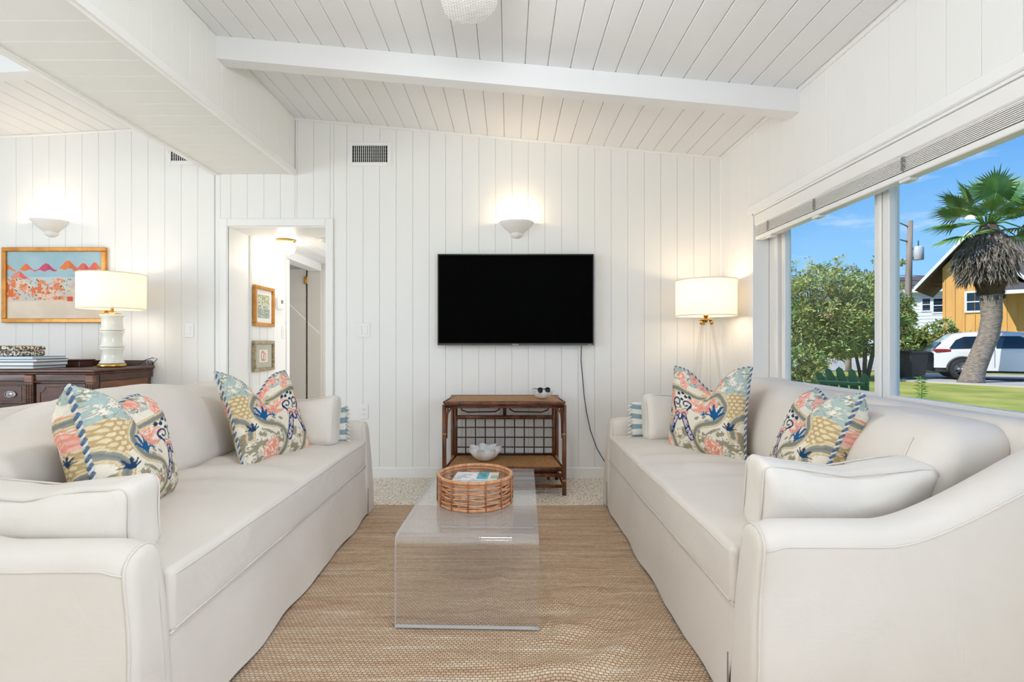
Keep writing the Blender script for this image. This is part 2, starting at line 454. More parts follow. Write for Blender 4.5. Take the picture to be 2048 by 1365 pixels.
while x < DX1 + .4:
    MB().prism([(x + .0015, HZ + .014), (x + .0015, HZ + .004), (x + .006, HZ), (x + .129, HZ), (x + .1335, HZ + .004), (x + .1335, HZ + .014)], WB1 + .002, 6.3, 'y').build('board', M['ceil'], hc)
    x += .135
struct(MB().box(DX1 + .25, DX1 + .4, WB1, 6.4, 0, HZ).build('wall_hall_east', M['wall']), 'white hall wall out of view')
struct(MB().box(DX0 - 1.0, DX1 + .5, 6.42, 6.6, 0, HZ + .02).build('wall_hall_end', M['wall']), 'white wall at the end of the hall')
struct(MB().box(DX0 - 1.0, DX0 - .9, 5.2, 6.45, 0, HZ).build('wall_hall_side', M['wall']), 'white side wall of the hall recess')
hd = struct(thing('door_2', 'white closet door with a brass hinge at the end of the hall', None, (0, 0, 0)))
M['door'] = mat('painted_door', lin(226, 219, 210), .5)
MB().cbox(-2.80, -2.462, 6.375, 6.41, .012, 1.985, .004).build('door_leaf', M['door'], hd)
MB().cbox(-2.438, -2.27, 6.36, 6.41, .012, 1.985, .005).build('door_leaf', M['door'], hd)
MB().box(-2.462, -2.438, 6.405, 6.415, .012, 1.985).build('gap', M['dark'], hd)
hg = MB(); hg.cbox(-2.475, -2.432, 6.352, 6.374, 1.80, 1.89, .003); hg.tube([(-2.452, 6.347, 1.795), (-2.452, 6.347, 1.895)], .007, 8)
tag(hg.build('hinge', M['brass'], hd), 'brass butt hinge')

# ceilings ------------------------------------------------------------
def sloped_ceiling(name, xa, xb, zf, sl, label, first):
    c = MB(); c.prism([(xa, zf(xa) + T), (xb, zf(xb) + T), (xb, zf(xb) + .16), (xa, zf(xa) + .16)], BY, WY + .02, 'y')
    o = struct(c.build(name, M['wallback']), label)
    pitch = .1334; cs = math.cos(math.atan(sl))
    me = MB().prism([(.0012, T), (.0012, .0038), (.0058, 0), (pitch / cs - .0058, 0), (pitch / cs - .0012, .0038), (pitch / cs - .0012, T)], BY, WY - .001, 'y').mesh('ceiling_board')
    k = math.ceil((xa - first) / pitch)
    x = first + k * pitch
    ang = math.atan(-sl if name == 'ceiling' else sl)
    while x < xb + .0:
        b = put('board', me, M['ceil'], o); b.location = (x, 0, zf(x)); b.rotation_euler = (0, -ang, 0)
        x += pitch
    b = put('board', me, M['ceil'], o); x = first + (k - 1) * pitch; b.location = (x, 0, zf(x)); b.rotation_euler = (0, -ang, 0)
    return o
ceiling = sloped_ceiling('ceiling', SX1, RX, ceil_r, SLR, 'white boarded sloping ceiling over the sofas', -.035)
ceiling_l = sloped_ceiling('ceiling_dining', LX, SX0, ceil_l, SLL, 'white boarded ceiling of the dining side', -2.50)

def beam(name, xa, xb, zf, y0, y1, h, label):
    struct(MB().prism([(xa, zf(xa) - h), (xb, zf(xb) - h), (xb, zf(xb) - .0005), (xa, zf(xa) - .0005)], y0, y1, 'y').build(name, M['ceil']), label)
beam('ceiling_beam', SX1, RX, ceil_r, 3.094, 3.194, .135, 'white painted ceiling beam across the sloping ceiling')
beam('ceiling_beam', LX, SX0, ceil_l, 3.10, 3.20, .13, 'white ceiling beam over the dining side')
beam('ceiling_beam', SX1, RX, ceil_r, .60, .70, .135, 'white ceiling beam above the camera')

# the soffit between the rooms, boarded on its side and underside
so = struct(MB().box(SX0 + T, SX1 - T, BY, WY, SZ + T, 3.05).build('ceiling_soffit', M['wallback']), 'white boarded dropped soffit between the two rooms')
P2 = .155
me_side = MB(); me_under = MB(); me_l = MB()
hside = ceil_r(SX1) - SZ - .002
me_side.prism([(.001, 0), (.0006, T - .002), (.0026, T), (P2 - .0026, T), (P2 - .0006, T - .002), (P2 - .001, 0)], .0, hside, 'z', M=Matrix(((0, 1, 0, 0), (1, 0, 0, 0), (0, 0, 1, 0), (0, 0, 0, 1))))
me_side = me_side.mesh('soffit_side_board')
me_under.prism([(.001, T), (.0006, .002), (.0026, 0), (P2 - .0026, 0), (P2 - .0006, .002), (P2 - .001, T)], SX0, SX1, 'x'); me_under = me_under.mesh('soffit_under_board')
hl = ceil_l(SX0) - SZ + .05
me_l.prism([(.001, 0), (.001, -T + .004), (.0045, -T), (P2 - .0045, -T), (P2 - .001, -T + .004), (P2 - .001, 0)], .0, hl, 'z', M=Matrix(((0, 1, 0, 0), (1, 0, 0, 0), (0, 0, 1, 0), (0, 0, 0, 1))))
me_l = me_l.mesh('soffit_left_board')
y = WY - P2
while y > BY:
    put('board', me_side, M['wall'], so).location = (SX1 - T, y, SZ)
    put('board', me_under, M['wall'], so).location = (0, y, SZ)
    put('board', me_l, M['wall'], so).location = (SX0 + T, y, SZ)
    y -= P2
MB().prism([(SX1 - .004, SZ - .012), (SX1 + .014, SZ - .012), (SX1 + .014, SZ + .03), (SX1 + .008, SZ + .036), (SX1, SZ + .036), (SX1, SZ), (SX1 - .03, SZ), (SX1 - .03, SZ - .006)], BY, WY - .001, 'y').build('corner_moulding', M['trim'], so)
MB().prism([(SX0 + .03, SZ - .006), (SX0 + .03, SZ), (SX0, SZ), (SX0, SZ + .03), (SX0 - .012, SZ + .03), (SX0 - .012, SZ - .012), (SX0 + .02, SZ - .012)], BY, WY - .001, 'y').build('corner_moulding', M['trim'], so)

# small cove mouldings
def cove(name, a, b, label):
    a, b = Vector(a), Vector(b); mb = MB()
    mb.tube([a, b], .011, 6, smooth=False); struct(mb.build(name, M['trim']), label)
cove('trim_1', (SX1, WY - .004, ceil_r(SX1) - .006), (RX, WY - .004, ceil_r(RX) - .006), 'thin moulding where far wall meets ceiling')
cove('trim_2', (LX, WY - .004, ceil_l(LX) - .008), (SX0, WY - .004, ceil_l(SX0) - .008), 'thin moulding above the dining wall')
cove('trim_3', (RX - .004, BY, ceil_r(RX) - .006), (RX - .004, WY, ceil_r(RX) - .006), 'thin moulding above the window wall')
cove('trim_4', (RX - .003, WY - .003, HB), (RX - .003, WY - .003, ceil_r(RX)), 'corner moulding beside the floor lamp')

# window wall ----------------------------------------------------------
W0, W1, WZ0, WZ1 = -1.9, 3.70, .79, 1.995     # opening
ww = MB()
ww.prism([(BY, 0), (WY + .3, 0), (WY + .3, 3.0), (BY, 3.0), (BY, WZ1), (W1, WZ1), (W1, WZ0), (W0, WZ0), (W0, WZ1 - .0001), (BY, WZ1 - .0001)], RX + T, RX + .20, 'x')
wall_right = struct(ww.build('wall_right', M['wallback']), 'white boarded wall around the big window')
y = WY - .002
def wboard(y0, y1, z0, z1):
    MB().prism([(y0 + .001, RX + T), (y0 + .0006, RX + .002), (y0 + .0028, RX), (y1 - .0028, RX), (y1 - .0006, RX + .002), (y1 - .001, RX + T)], z0, z1, 'z',
               M=Matrix(((0, 1, 0, 0), (1, 0, 0, 0), (0, 0, 1, 0), (0, 0, 0, 1)))).build('board', M['wall'], wall_right)
while y > BY:
    a = max(BY, y - .155); zt = ceil_r(RX) - .002
    if a >= W1: wboard(a, y, 0.083, zt)
    elif y > W1: wboard(W1, y, 0.083, zt); wboard(a, W1, WZ1, zt); wboard(a, W1, .083, WZ0)
    else: wboard(a, y, WZ1, zt); wboard(a, y, .083, WZ0)
    y = a
struct(MB().box(RX - .012, RX + T, BY, WY - .012, 0, .083).build('baseboard_right', M['trim']), 'white baseboard behind the sofa under the window')

# the other walls, out of view
struct(MB().box(LX - .2, LX, BY, 7.3, 0, 3.1).build('wall_left', M['wall']), 'white far side wall of the dining room')
wr = MB(); wr.prism([(LX, 0), (-1.95, 0), (-1.95, 2.3), (1.55, 2.3), (1.55, 0), (RX + .2, 0), (RX + .2, 3.1), (LX, 3.1)], BY - .2, BY, 'y')
struct(wr.build('wall_rear', M['wall']), 'white wall behind the camera')
w2 = struct(thing('added_glass_doors', 'added white sliding glass doors behind the camera, out of view', None))  # unseen doors, made up to go with the rear fill lamp
for a, b, c, d in ((-1.95, -1.87, 0, 2.3), (1.47, 1.55, 0, 2.3), (-.24, -.16, .08, 2.22), (-1.87, 1.47, 2.22, 2.3), (-1.87, 1.47, 0, .08)):
    MB().cbox(a, b, BY - .14, BY - .06, c, d, .006).build('frame', M['vinyl'], w2)
M['curtain'] = mat('sheer_curtain', lin(242, 240, 235), .9)
def sheer(u, v): return Vector((-1.9 + 3.4 * u, BY - .04 + .018 * math.sin(u * 150), .01 + 2.28 * v))
MB().grid(sheer, 160, 2).build('sheer_curtain', M['curtain'], w2)

# window 1: jambs, frame, sashes, panes, stool ------------------------
win = struct(thing('window_1', 'wide white vinyl window looking onto the front lawn', None))
FXa, FXb = 1.83, 1.93
MB().box(RX, FXa, W1 - .012, W1, WZ0, WZ1).build('jamb', M['trim'], win)
MB().box(RX, FXb, W0, W0 + .012, WZ0, WZ1).build('jamb', M['trim'], win)
MB().box(RX, FXb, W0, W1, WZ1 - .012, WZ1).build('jamb_head', M['trim'], win)
MB().cbox(RX - .022, FXa, W0 + .001, W1 - .001, WZ0 - .026, WZ0 + .004, .006).build('sill', M['trim'], win)
MB().cbox(RX - .014, RX + T, W0 - .06, W1 + .06, WZ1, WZ1 + .058, .006).build('head_casing', M['trim'], win)
yg = [(3.52, 2.66), (2.534, 0.62), (0.50, -1.55)]     # clear widths of the three lights
zt, zb = 1.93, .833
def vbox(nm, y0, y1, z0, z1, x0=FXa, x1=FXb, c=.005, m='vinyl'): return MB().cbox(x0, x1, min(y0, y1), max(y0, y1), z0, z1, c).build(nm, M[m], win)
vbox('frame', W1 - .012, 3.58, WZ0, WZ1 - .012)
vbox('frame', 3.58, W0 + .012, WZ0, .812)
vbox('frame', 3.58, W0 + .012, 1.955, WZ1 - .012)
vbox('frame', W0 + .012, -1.6, WZ0, 1.99)
for i, (a, b) in enumerate(yg):
    dx = .006 if i == 1 else .022
    x0 = FXa + dx; x1 = x0 + .042
    sash = thing('sash', None, None); sash.parent = win
    for q in ((a + .045, a, zb - .021, 1.955), (b, b - .045, zb - .021, 1.955), (a, b, zb - .021, zb), (a, b, zt, 1.955)):
        MB().cbox(x0, x1, min(q[0], q[1]), max(q[0], q[1]), q[2], q[3], .004).build('rail', M['vinyl'], sash)
    MB().box(x0 + .03, x0 + .034, min(a, b), max(a, b), zb, zt).build('pane', M['glass'], sash)
vbox('mullion', 2.612, 2.584, .812, 1.955, FXa, FXb, .006)
vbox('mullion', .575, .545, .812, 1.955, FXa, FXb, .006)
M['wood_strip'] = mat('brown_strip', lin(96, 66, 52), .5)
MB().box(RX - .012, RX + .03, 1.72, 2.02, WZ0 + .004, WZ0 + .008).build('sill_strip', M['wood_strip'], win)

# raised mini blind
bl = thing('window_blind', 'raised white mini blind across the top of the window', 'blind', (0, 0, 0))
BX0, BX1 = 1.728, 1.80
B0, B1 = W0 + .04, W1 - .02
MB().cbox(BX0 - .006, BX1, B0, B1, 1.908, 1.982, .006).build('valance', M['vinyl'], bl)
MB().box(BX0 + .004, BX1, B0, B1, 1.902, 1.908).build('headrail', M['vinyl'], bl)
slat = MB()
def slp(u, v): return Vector((BX0 + .004 + .055 * u, B0 + (B1 - B0) * v, .0035 * math.sin(u * PI)))
slat.grid(slp, 5, 2); slat.grid(lambda u, v: slp(u, v) - Vector((0, 0, .0014)), 5, 2); slat.box(BX0 + .002, BX0 + .006, B0, B1, -.0022, .0016)
me = slat.mesh('slat')
for k in range(9): put('slat', me, M['vinyl'], bl).location = (0, 0, 1.840 + k * .0072)
MB().cbox(BX0 + .002, BX0 + .06, B0, B1, 1.806, 1.834, .004).build('bottom_rail', M['vinyl'], bl)
M['cordgrey'] = mat('ladder_cord', lin(150, 146, 140), .8)
for yy in (3.50, 2.97, 2.30, 1.55):
    lad = MB()
    for k in range(11):
        z = 1.842 + k * .0056; lad.tube([(BX0 + .0, yy - .012, z), (BX0 - .004, yy, z + .002), (BX0, yy + .012, z)], .0014, 5)
    lad.tube([(BX0 - .002, yy, 1.9), (BX0 - .003, yy + .006, 1.87), (BX0 - .002, yy - .004, 1.83)], .0018, 5)
    lad.build('ladder_cord', M['cordgrey'], bl)
    MB().cbox(BX0 + .004, BX0 + .05, yy - .03, yy + .035, 1.792, 1.806, .005).build('rail_clip', M['plastic'], bl)

# ================================================================== RUG
def mat_jute():
    m = mat('jute_rug', lin(176, 136, 98), .95, spec=.1); nt = m.node_tree; b = nt.nodes['Principled BSDF']
    tc = nt.nodes.new('ShaderNodeTexCoord')
    def node(t, **kw):
        n = nt.nodes.new(t)
        for k, v in kw.items(): n.inputs[k].default_value = v
        return n
    mp = node('ShaderNodeMapping'); mp.inputs['Scale'].default_value = (.55, 7, 1)
    n1 = node('ShaderNodeTexNoise', Scale=3.6, Detail=9.0, Roughness=.75)
    r1 = node('ShaderNodeValToRGB'); c = r1.color_ramp
    c.elements[0].position = .34; c.elements[0].color = (*lin(196, 162, 132), 1); c.elements[1].position = .66; c.elements[1].color = (*lin(244, 228, 208), 1)
    c.elements.new(.45).color = (*lin(220, 190, 160), 1); c.elements.new(.55).color = (*lin(228, 202, 172), 1)
    nt.links.new(tc.outputs['Object'], mp.inputs[0]); nt.links.new(mp.outputs[0], n1.inputs['Vector']); nt.links.new(n1.outputs['Fac'], r1.inputs[0])
    br = nt.nodes.new('ShaderNodeTexBrick'); br.inputs['Scale'].default_value = 1.0
    br.inputs['Brick Width'].default_value = .016; br.inputs['Row Height'].default_value = .0115; br.inputs['Mortar Size'].default_value = .0022
    br.inputs['Mortar Smooth'].default_value = .8; br.inputs['Color1'].default_value = (1, 1, 1, 1); br.inputs['Color2'].default_value = (.78, .76, .74, 1); br.inputs['Mortar'].default_value = (.36, .32, .29, 1)
    wn = node('ShaderNodeTexNoise', Scale=40.0, Detail=2.0); ws = node('ShaderNodeVectorMath'); ws.operation = 'SCALE'; ws.inputs['Scale'].default_value = .006
    wa = node('ShaderNodeVectorMath'); wa.operation = 'ADD'
    nt.links.new(tc.outputs['Object'], wn.inputs['Vector']); nt.links.new(wn.outputs['Color'], ws.inputs[0])
    nt.links.new(ws.outputs[0], wa.inputs[0]); nt.links.new(tc.outputs['Object'], wa.inputs[1]); nt.links.new(wa.outputs[0], br.inputs['Vector'])
    x = nt.nodes.new('ShaderNodeMix'); x.data_type = 'RGBA'; x.blend_type = 'MULTIPLY'; x.inputs[0].default_value = .85
    nt.links.new(r1.outputs[0], x.inputs[6]); nt.links.new(br.outputs['Color'], x.inputs[7]); nt.links.new(x.outputs[2], b.inputs['Base Color'])
    bp = nt.nodes.new('ShaderNodeBump'); bp.inputs['Strength'].default_value = .9; bp.inputs['Distance'].default_value = .004
    nt.links.new(br.outputs['Color'], bp.inputs['Height']); nt.links.new(bp.outputs[0], b.inputs['Normal']); return m
M['jute'] = mat_jute()
def rug_z(x, y):
    # ripples beside the coffee table
    d = math.exp(-((x - .25) / .34) ** 2 - ((y - 1.75) / .5) ** 2)
    w = .014 * d * math.sin(26 * (y + .10 * math.sin(7 * x) - .35 * x)) + .012 * d * math.exp(-((x - .2 - .05 * math.sin(6 * y)) / .07) ** 2)
    t = math.exp(-((x + .11 - .16 * (y - 2.0)) / .035) ** 2) * sm(2.0, 2.15, y) * (1 - sm(2.45, 2.65, y)) * .012
    inside = sm(1.90, 1.94, y) * (1 - sm(1.98, 2.02, y)) * sm(-.46, -.42, x) * (1 - sm(.16, .2, x))
    return .012 + max(w, -.004) * (1 - inside) + t
rug = MB()
rx0, rx1, ry0, ry1 = -1.6, 1.35, -.6, 3.47
rug.grid(lambda u, v: Vector((rx0 + (rx1 - rx0) * u, ry0 + (ry1 - ry0) * v + .012 * math.sin(u * 9), rug_z(rx0 + (rx1 - rx0) * u, ry0 + (ry1 - ry0) * v))), 150, 200)
edge = []
for u, v in [(i / 60, 0) for i in range(60)] + [(1, i / 60) for i in range(60)] + [(1 - i / 60, 1) for i in range(60)] + [(0, 1 - i / 60) for i in range(60)]:
    edge.append((rx0 + (rx1 - rx0) * u, ry0 + (ry1 - ry0) * v + .012 * math.sin(u * 9), .0062))
rugo = rug.build('jute_rug', M['jute']); tag(rugo, 'tan woven jute rug lying between the two sofas', 'rug')
MB().tube(edge, .0062, 6, closed=True).build('braided_border', M['jute'], rugo)

# ================================================================== SOFAS
SL, SD = 2.16, 1.0       # length, depth; local +x is the front, local y runs along
HL = SL / 2
AT = .135                # arm thickness
def arm_top(x):          # x from 0 (front) to -SD (back)
    return .580 + .25 * sm(-.33, -1.0, x) ** .95 + .012 * sm(-.05, .0, x) * -1
def make_sofa(label, loc, rz, seed, near):
    s = thing('sofa', label, 'sofa', loc, rz, 'pair of slipcovered sofas')
    sofa, pipe = M['sofa'], M['sofa_pipe']
    for sg in (-1, 1):
        a = MB(); NX, NC = 46, 44
        def section(x, shrink=0):
            zt = arm_top(x) - shrink * .9
            pts = []
            r = AT / 2 - shrink
            for k in range(NC):
                t = k / (NC - 1)
                # outline: outer bottom -> rounded top -> inner bottom
                if t < .42:
                    q = t / .42; yy = -1; z = .004 + (zt - r * .75 - .004) * q
                elif t > .58:
                    q = (1 - t) / .42; yy = 1; z = .004 + (zt - r * .75 - .004) * q
                else:
                    an = PI - PI * (t - .42) / .16; yy = math.cos(an); z = zt - r * .75 + r * .75 * math.sin(an)
                flare = .02 * (1 - sm(.0, .45, z)) if yy < 0 else .006 * math.sin(z * 9)
                wob = .006 * fbm((x * 2.2, z * 2.2, sg * 3 + seed), 1.0)
                pts.append((yy * (r + flare) + wob, z))
            return pts
        xs = [(.018 * 0 - .000, .030), (.010, .018), (.016, .009), (.020, .003)]
        rows = []
        for i, (x, sh) in enumerate([(.022, .034), (.021, .020), (.016, .008), (.006, .0)] + [(-.02 - (SD - .03) * k / NX, 0) for k in range(NX + 1)]):
            rows.append([(x + (.012 * (1 - sm(0, .4, z)) - .02 * sm(.3, .6, z)) * sm(-.25, 0, x), sg * (HL - AT / 2) - sg * 0 + (-sg) * yy * 1.0, z) for yy, z in section(x, sh)])
        n = NC
        vs = [p for r in rows for p in r]
        fs = [(i * n + j, i * n + j + 1, (i + 1) * n + j + 1, (i + 1) * n + j) for i in range(len(rows) - 1) for j in range(n - 1)]
        fs.append(list(range(n))); fs.append([(len(rows) - 1) * n + j for j in range(n)])
        a.add(vs, fs, True); arm = a.build('arm', sofa, s)
        # seam cord round the front panel and along the top outer edge
        for ids, nm in (((2,), 'piping'),):
            MB().tube([Vector(rows[3][j]) + Vector((.002, 0, 0)) for j in range(1, n - 1)], .0038, 6).build(nm, pipe, arm)
        jt = int(NC * .42)
        MB().tube([Vector(rows[i][jt]) + Vector((0, sg * .001, .001)) for i in range(3, len(rows))], .003, 6).build('seam', pipe, arm)
        # kick pleat slit beside the arm, its shade painted as a dark sliver
        MB().prism([(.0, .0), (.007, .0), (.003, .17)], 0, .004, 'x', M=Matrix.Translation((.030, sg * (HL - AT) - .006, .0))).build('pleat_slit', M['sofa_shadow'], s)
    # back frame
    bf = rbox(.17, SL - .02, .80, .06, (5, 20, 10), lambda p: p + Vector((-.05 * sm(0, .4, p.z), 0, .006 * fbm((p.y * 3, p.x, seed), 1))))
    b = soft(bf, 'back_frame', sofa, s); b.location = (-SD + .095, 0, .43)
    # skirted front, hem gently waved
    def skirt(u, v):
        y = -(HL - AT) + 2 * (HL - AT) * u; z = .012 + .298 * v
        return Vector((.012 + .022 * (1 - v) ** 1.5 + .006 * (1 - v) * math.sin(y * 11 + seed) + .004 * fbm((y * 4, z * 4, seed), 1), y, z + (1 - v) * .004 * math.sin(y * 17)))
    sk = MB(); sk.grid(skirt, 90, 12)
    sk.grid(lambda u, v: skirt(u, v) - Vector((.03, 0, 0)), 40, 2); sk.box(-.75, -.02, -(HL - AT), HL - AT, .05, .30)
    sk.build('skirt', sofa, s, fix=False)
    MB().tube([skirt(u / 60, .985) + Vector((.002, 0, 0)) for u in range(61)], .0035, 6).build('piping', pipe, s)
    # bench seat cushion
    def seatf(p):
        u, v = p.x / .41, p.y / (HL - AT)
        crown = .028 * max(0, 1 - u * u) * max(0, 1 - v ** 6) if p.z > 0 else 0
        wr = 0
        if p.z > 0:
            wr = .008 * math.sin(26 * (p.y + .25 * p.x * p.x) + 2.5 * fbm((p.x * 1.5, p.y * 1.5, seed), 1)) * math.exp(-((p.y + .12 * (1 if seed > 2 else -1)) / .38) ** 2) * sm(-.42, -.05, p.x) * (1 - .7 * sm(.2, .41, p.x))
            wr += .006 * fbm((p.x * 3, p.y * 3, seed), 1)
        return p + Vector((.006 * fbm((p.y * 3, p.z * 4, seed + 9), 1), 0, crown + wr))
    seat = rbox(.84, 2 * (HL - AT) - .004, .175, .022, (26, 80, 5), seatf)
    so_ = soft(seat, 'seat_cushion', sofa, s); so_.location = (-.40, 0, .386)
    for zz in (.456, .312):
        pts = [(.019 + .004 * fbm((y * 3, zz, seed + 9), 1), y, zz) for y in [-(HL - AT) + .02 + (2 * (HL - AT) - .04) * k / 60 for k in range(61)]]
        MB().tube([(p[0] + (.000 if zz > .4 else -.001), p[1], p[2]) for p in pts], .0032, 6).build('piping', pipe, so_).location = (.40, 0, -.386)
    # long back cushion
    def backf(p):
        u, v, w_ = p.x / .15, p.y / (HL - AT), p.z / .2
        puff = .05 * max(0, 1 - v ** 8) * max(0, 1 - w_ * w_) * (1 if p.x > 0 else .3)
        top = sm(.02, .2, p.z)
        dz = top * (.028 * math.sin(v * 4.1 + seed * 1.3) * max(0, 1 - v ** 4) + .018 * fbm((p.y * 2.2, p.x, seed + 4), 1) - .045 * sm(.25, 1.0, v * near))
        lean = -.13 * (p.z + .2) / .4
        return p + Vector((puff * (1 if p.x > 0 else -1) + lean + .006 * fbm((p.y * 3, p.z * 3, seed + 2), 1), .02 * (v * (w_ > 0) * -top), dz))
    bc = rbox(.24, 2 * (HL - AT) - .12, .385, .075, (8, 70, 16), backf)
    b = soft(bc, 'back_cushion', sofa, s); b.location = (-.675, 0, .655)
    for sg in (-1, 1):
        yv = sg * (HL - AT - .16)
        pts = [backf(Vector((.12, yv, z))) + Vector((.0035, 0, 0)) for z in [-.13 + .26 * k / 14 for k in range(15)]]
        MB().tube(pts, .003, 5).build('seam', pipe, b)
    return s
M['sofa_shadow'] = mat('slit_shade', lin(150, 142, 130), .9)
sofa_l = make_sofa('cream slipcovered sofa in front of the sideboard and dining wall', (-.905, 2.325, .013), 0, 1.0, -1)
sofa_r = make_sofa('cream slipcovered sofa standing under the window', (.672, 2.475, .013), PI, 3.0, 1)

# ================================================================== WHITE CUSHIONS
def white_cushion(label, loc, rz, tilt, size=(.58, .15, .27), seed=0, sag=.03):
    sx, sy, sz = size
    t = thing('lumbar_cushion', label, 'cushion', loc, rz, 'white lumbar cushions on the sofas')
    def f(p):
        u, v = p.x / (sx / 2), p.z / (sz / 2)
        puff = .03 * max(0, 1 - u ** 4) * max(0, 1 - v * v) * (1 if p.y > 0 else -1)
        top = sm(-.02, sz / 2, p.z)
        z = p.z + top * (-sag * math.exp(-((u + .1) / .45) ** 2) + .014 * fbm((p.x * 5, p.y * 3, seed), 1)) + .02 * top * (abs(u) ** 3)
        q = Vector((p.x * (1 - .04 * (1 - v * v)), p.y + puff + .008 * fbm((p.x * 6, p.z * 6, seed + 3), 1) + .010 * math.sin(9 * p.x + 14 * p.z + seed) * top, z))
        return rot(tilt) @ (q + Vector((0, 0, sz / 2)))
    soft(rbox(sx, sy, sz, .045, (26, 8, 14), f), 'cover', M['white_cush'], t)
    for yy in (-sy / 2, sy / 2):
        k = 26; loop = []
        hx, hz = sx / 2 - .006, sz / 2 - .006
        for a in range(56):
            an = 2 * PI * a / 56; c, s_ = math.cos(an), math.sin(an)
            e = .28; px = hx * (abs(c) ** e) * (1 if c > 0 else -1); pz = hz * (abs(s_) ** e) * (1 if s_ > 0 else -1)
            loop.append(f(Vector((px, yy * .78, pz))))
        MB().tube(loop, .0032, 5, closed=True).build('piping', M['sofa_pipe'], t)
    return t
SEAT = .487
white_cushion('plain white cushion leaning inside the near arm of the window sofa', (1.045, 1.685, SEAT), 0, .10, (.565, .14, .225), 1)
white_cushion('plain white cushion slumped over the near arm of the dining side sofa', (-1.29, 1.475, SEAT), 0, .08, (.58, .15, .21), 5, .02)
white_cushion('plain white cushion at the far arm of the window sofa behind the patterned pillow', (1.10, 3.20, SEAT), 0, -.16, (.56, .14, .28), 8, .015)
white_cushion('plain white cushion at the far arm of the dining side sofa', (-1.27, 3.045, SEAT), 0, -.16, (.56, .14, .28), 11, .015)

def mat_stripe():
    m = mat('striped_cloth', (1, 1, 1), .9); nt = m.node_tree; b = nt.nodes['Principled BSDF']
    tc = nt.nodes.new('ShaderNodeTexCoord'); w_ = nt.nodes.new('ShaderNodeTexWave'); w_.bands_direction = 'Z'
    w_.inputs['Scale'].default_value = 5.0; w_.inputs['Distortion'].default_value = 3.0; w_.inputs['Detail'].default_value = 2
    r = nt.nodes.new('ShaderNodeValToRGB'); r.color_ramp.elements[0].position = .35; r.color_ramp.elements[0].color = (*lin(140, 164, 172), 1)
    r.color_ramp.elements[1].position = .55; r.color_ramp.elements[1].color = (*lin(232, 232, 226), 1)
    nt.links.new(tc.outputs['Object'], w_.inputs['Vector']); nt.links.new(w_.outputs['Fac'], r.inputs[0]); nt.links.new(r.outputs[0], b.inputs['Base Color']); return m
M['stripe'] = mat_stripe()
def striped(label, loc, side):
    t = thing('striped_cushion', label, 'cushion', loc, 0, 'blue striped cushions on the sofas')
    def f(p):
        u, v = p.x / .25, p.z / .11
        return rot(-.12) @ Vector((p.x, p.y * (1 - .6 * u ** 4) * (1 - .5 * v ** 4), p.z + .11))
    soft(rbox(.50, .09, .22, .03, (14, 6, 10), f), 'cover', M['stripe'], t)
    for k in range(9):
        z = .01 + .024 * k
        MB().tube([(side * .245, -.01, z), (side * .262, -.016, z - .003), (side * .275, -.014, z - .012)], [.004, .006, .002], 6).build('tassel', M['white_cush'], t)
    return t
striped('blue and white striped cushion by the far arm of the window sofa', (1.03, 3.345, SEAT), -1)
striped('blue and white striped cushion by the far arm of the dining side sofa', (-1.23, 3.19, SEAT), 1)

# ================================================================== PATTERNED PILLOWS
def vnoise(x, y, seed=0):
    xi, yi = np.floor(x).astype(int), np.floor(y).astype(int); xf, yf = x - xi, y - yi
    def h(a, b):
        n = np.sin(a * 127.1 + b * 311.7 + seed * 74.7) * 43758.5453; return n - np.floor(n)
    xf, yf = xf * xf * (3 - 2 * xf), yf * yf * (3 - 2 * yf)
    return (h(xi, yi) * (1 - xf) + h(xi + 1, yi) * xf) * (1 - yf) + (h(xi, yi + 1) * (1 - xf) + h(xi + 1, yi + 1) * xf) * yf
def nfbm(x, y, seed=0, o=3):
    v = 0; a = .5
    for k in range(o): v = v + a * vnoise(x * 2 ** k, y * 2 ** k, seed + k); a *= .5
    return v
def dpoly(u, v, pts, smooth=True):
    """distance to a curve through points"""
    P = np.array(pts, float)
    if smooth and len(P) > 2:
        for _ in range(3):
            Q = [P[0]]
            for a, b in zip(P[:-1], P[1:]): Q += [a * .75 + b * .25, a * .25 + b * .75]
            Q.append(P[-1]); P = np.array(Q)
    d = np.full(u.shape, 9.0)
    for a, b in zip(P[:-1], P[1:]):
        e = b - a; L2 = (e * e).sum() + 1e-12
        t = np.clip(((u - a[0]) * e[0] + (v - a[1]) * e[1]) / L2, 0, 1)
        d = np.minimum(d, np.hypot(u - a[0] - t * e[0], v - a[1] - t * e[1]))
    return d
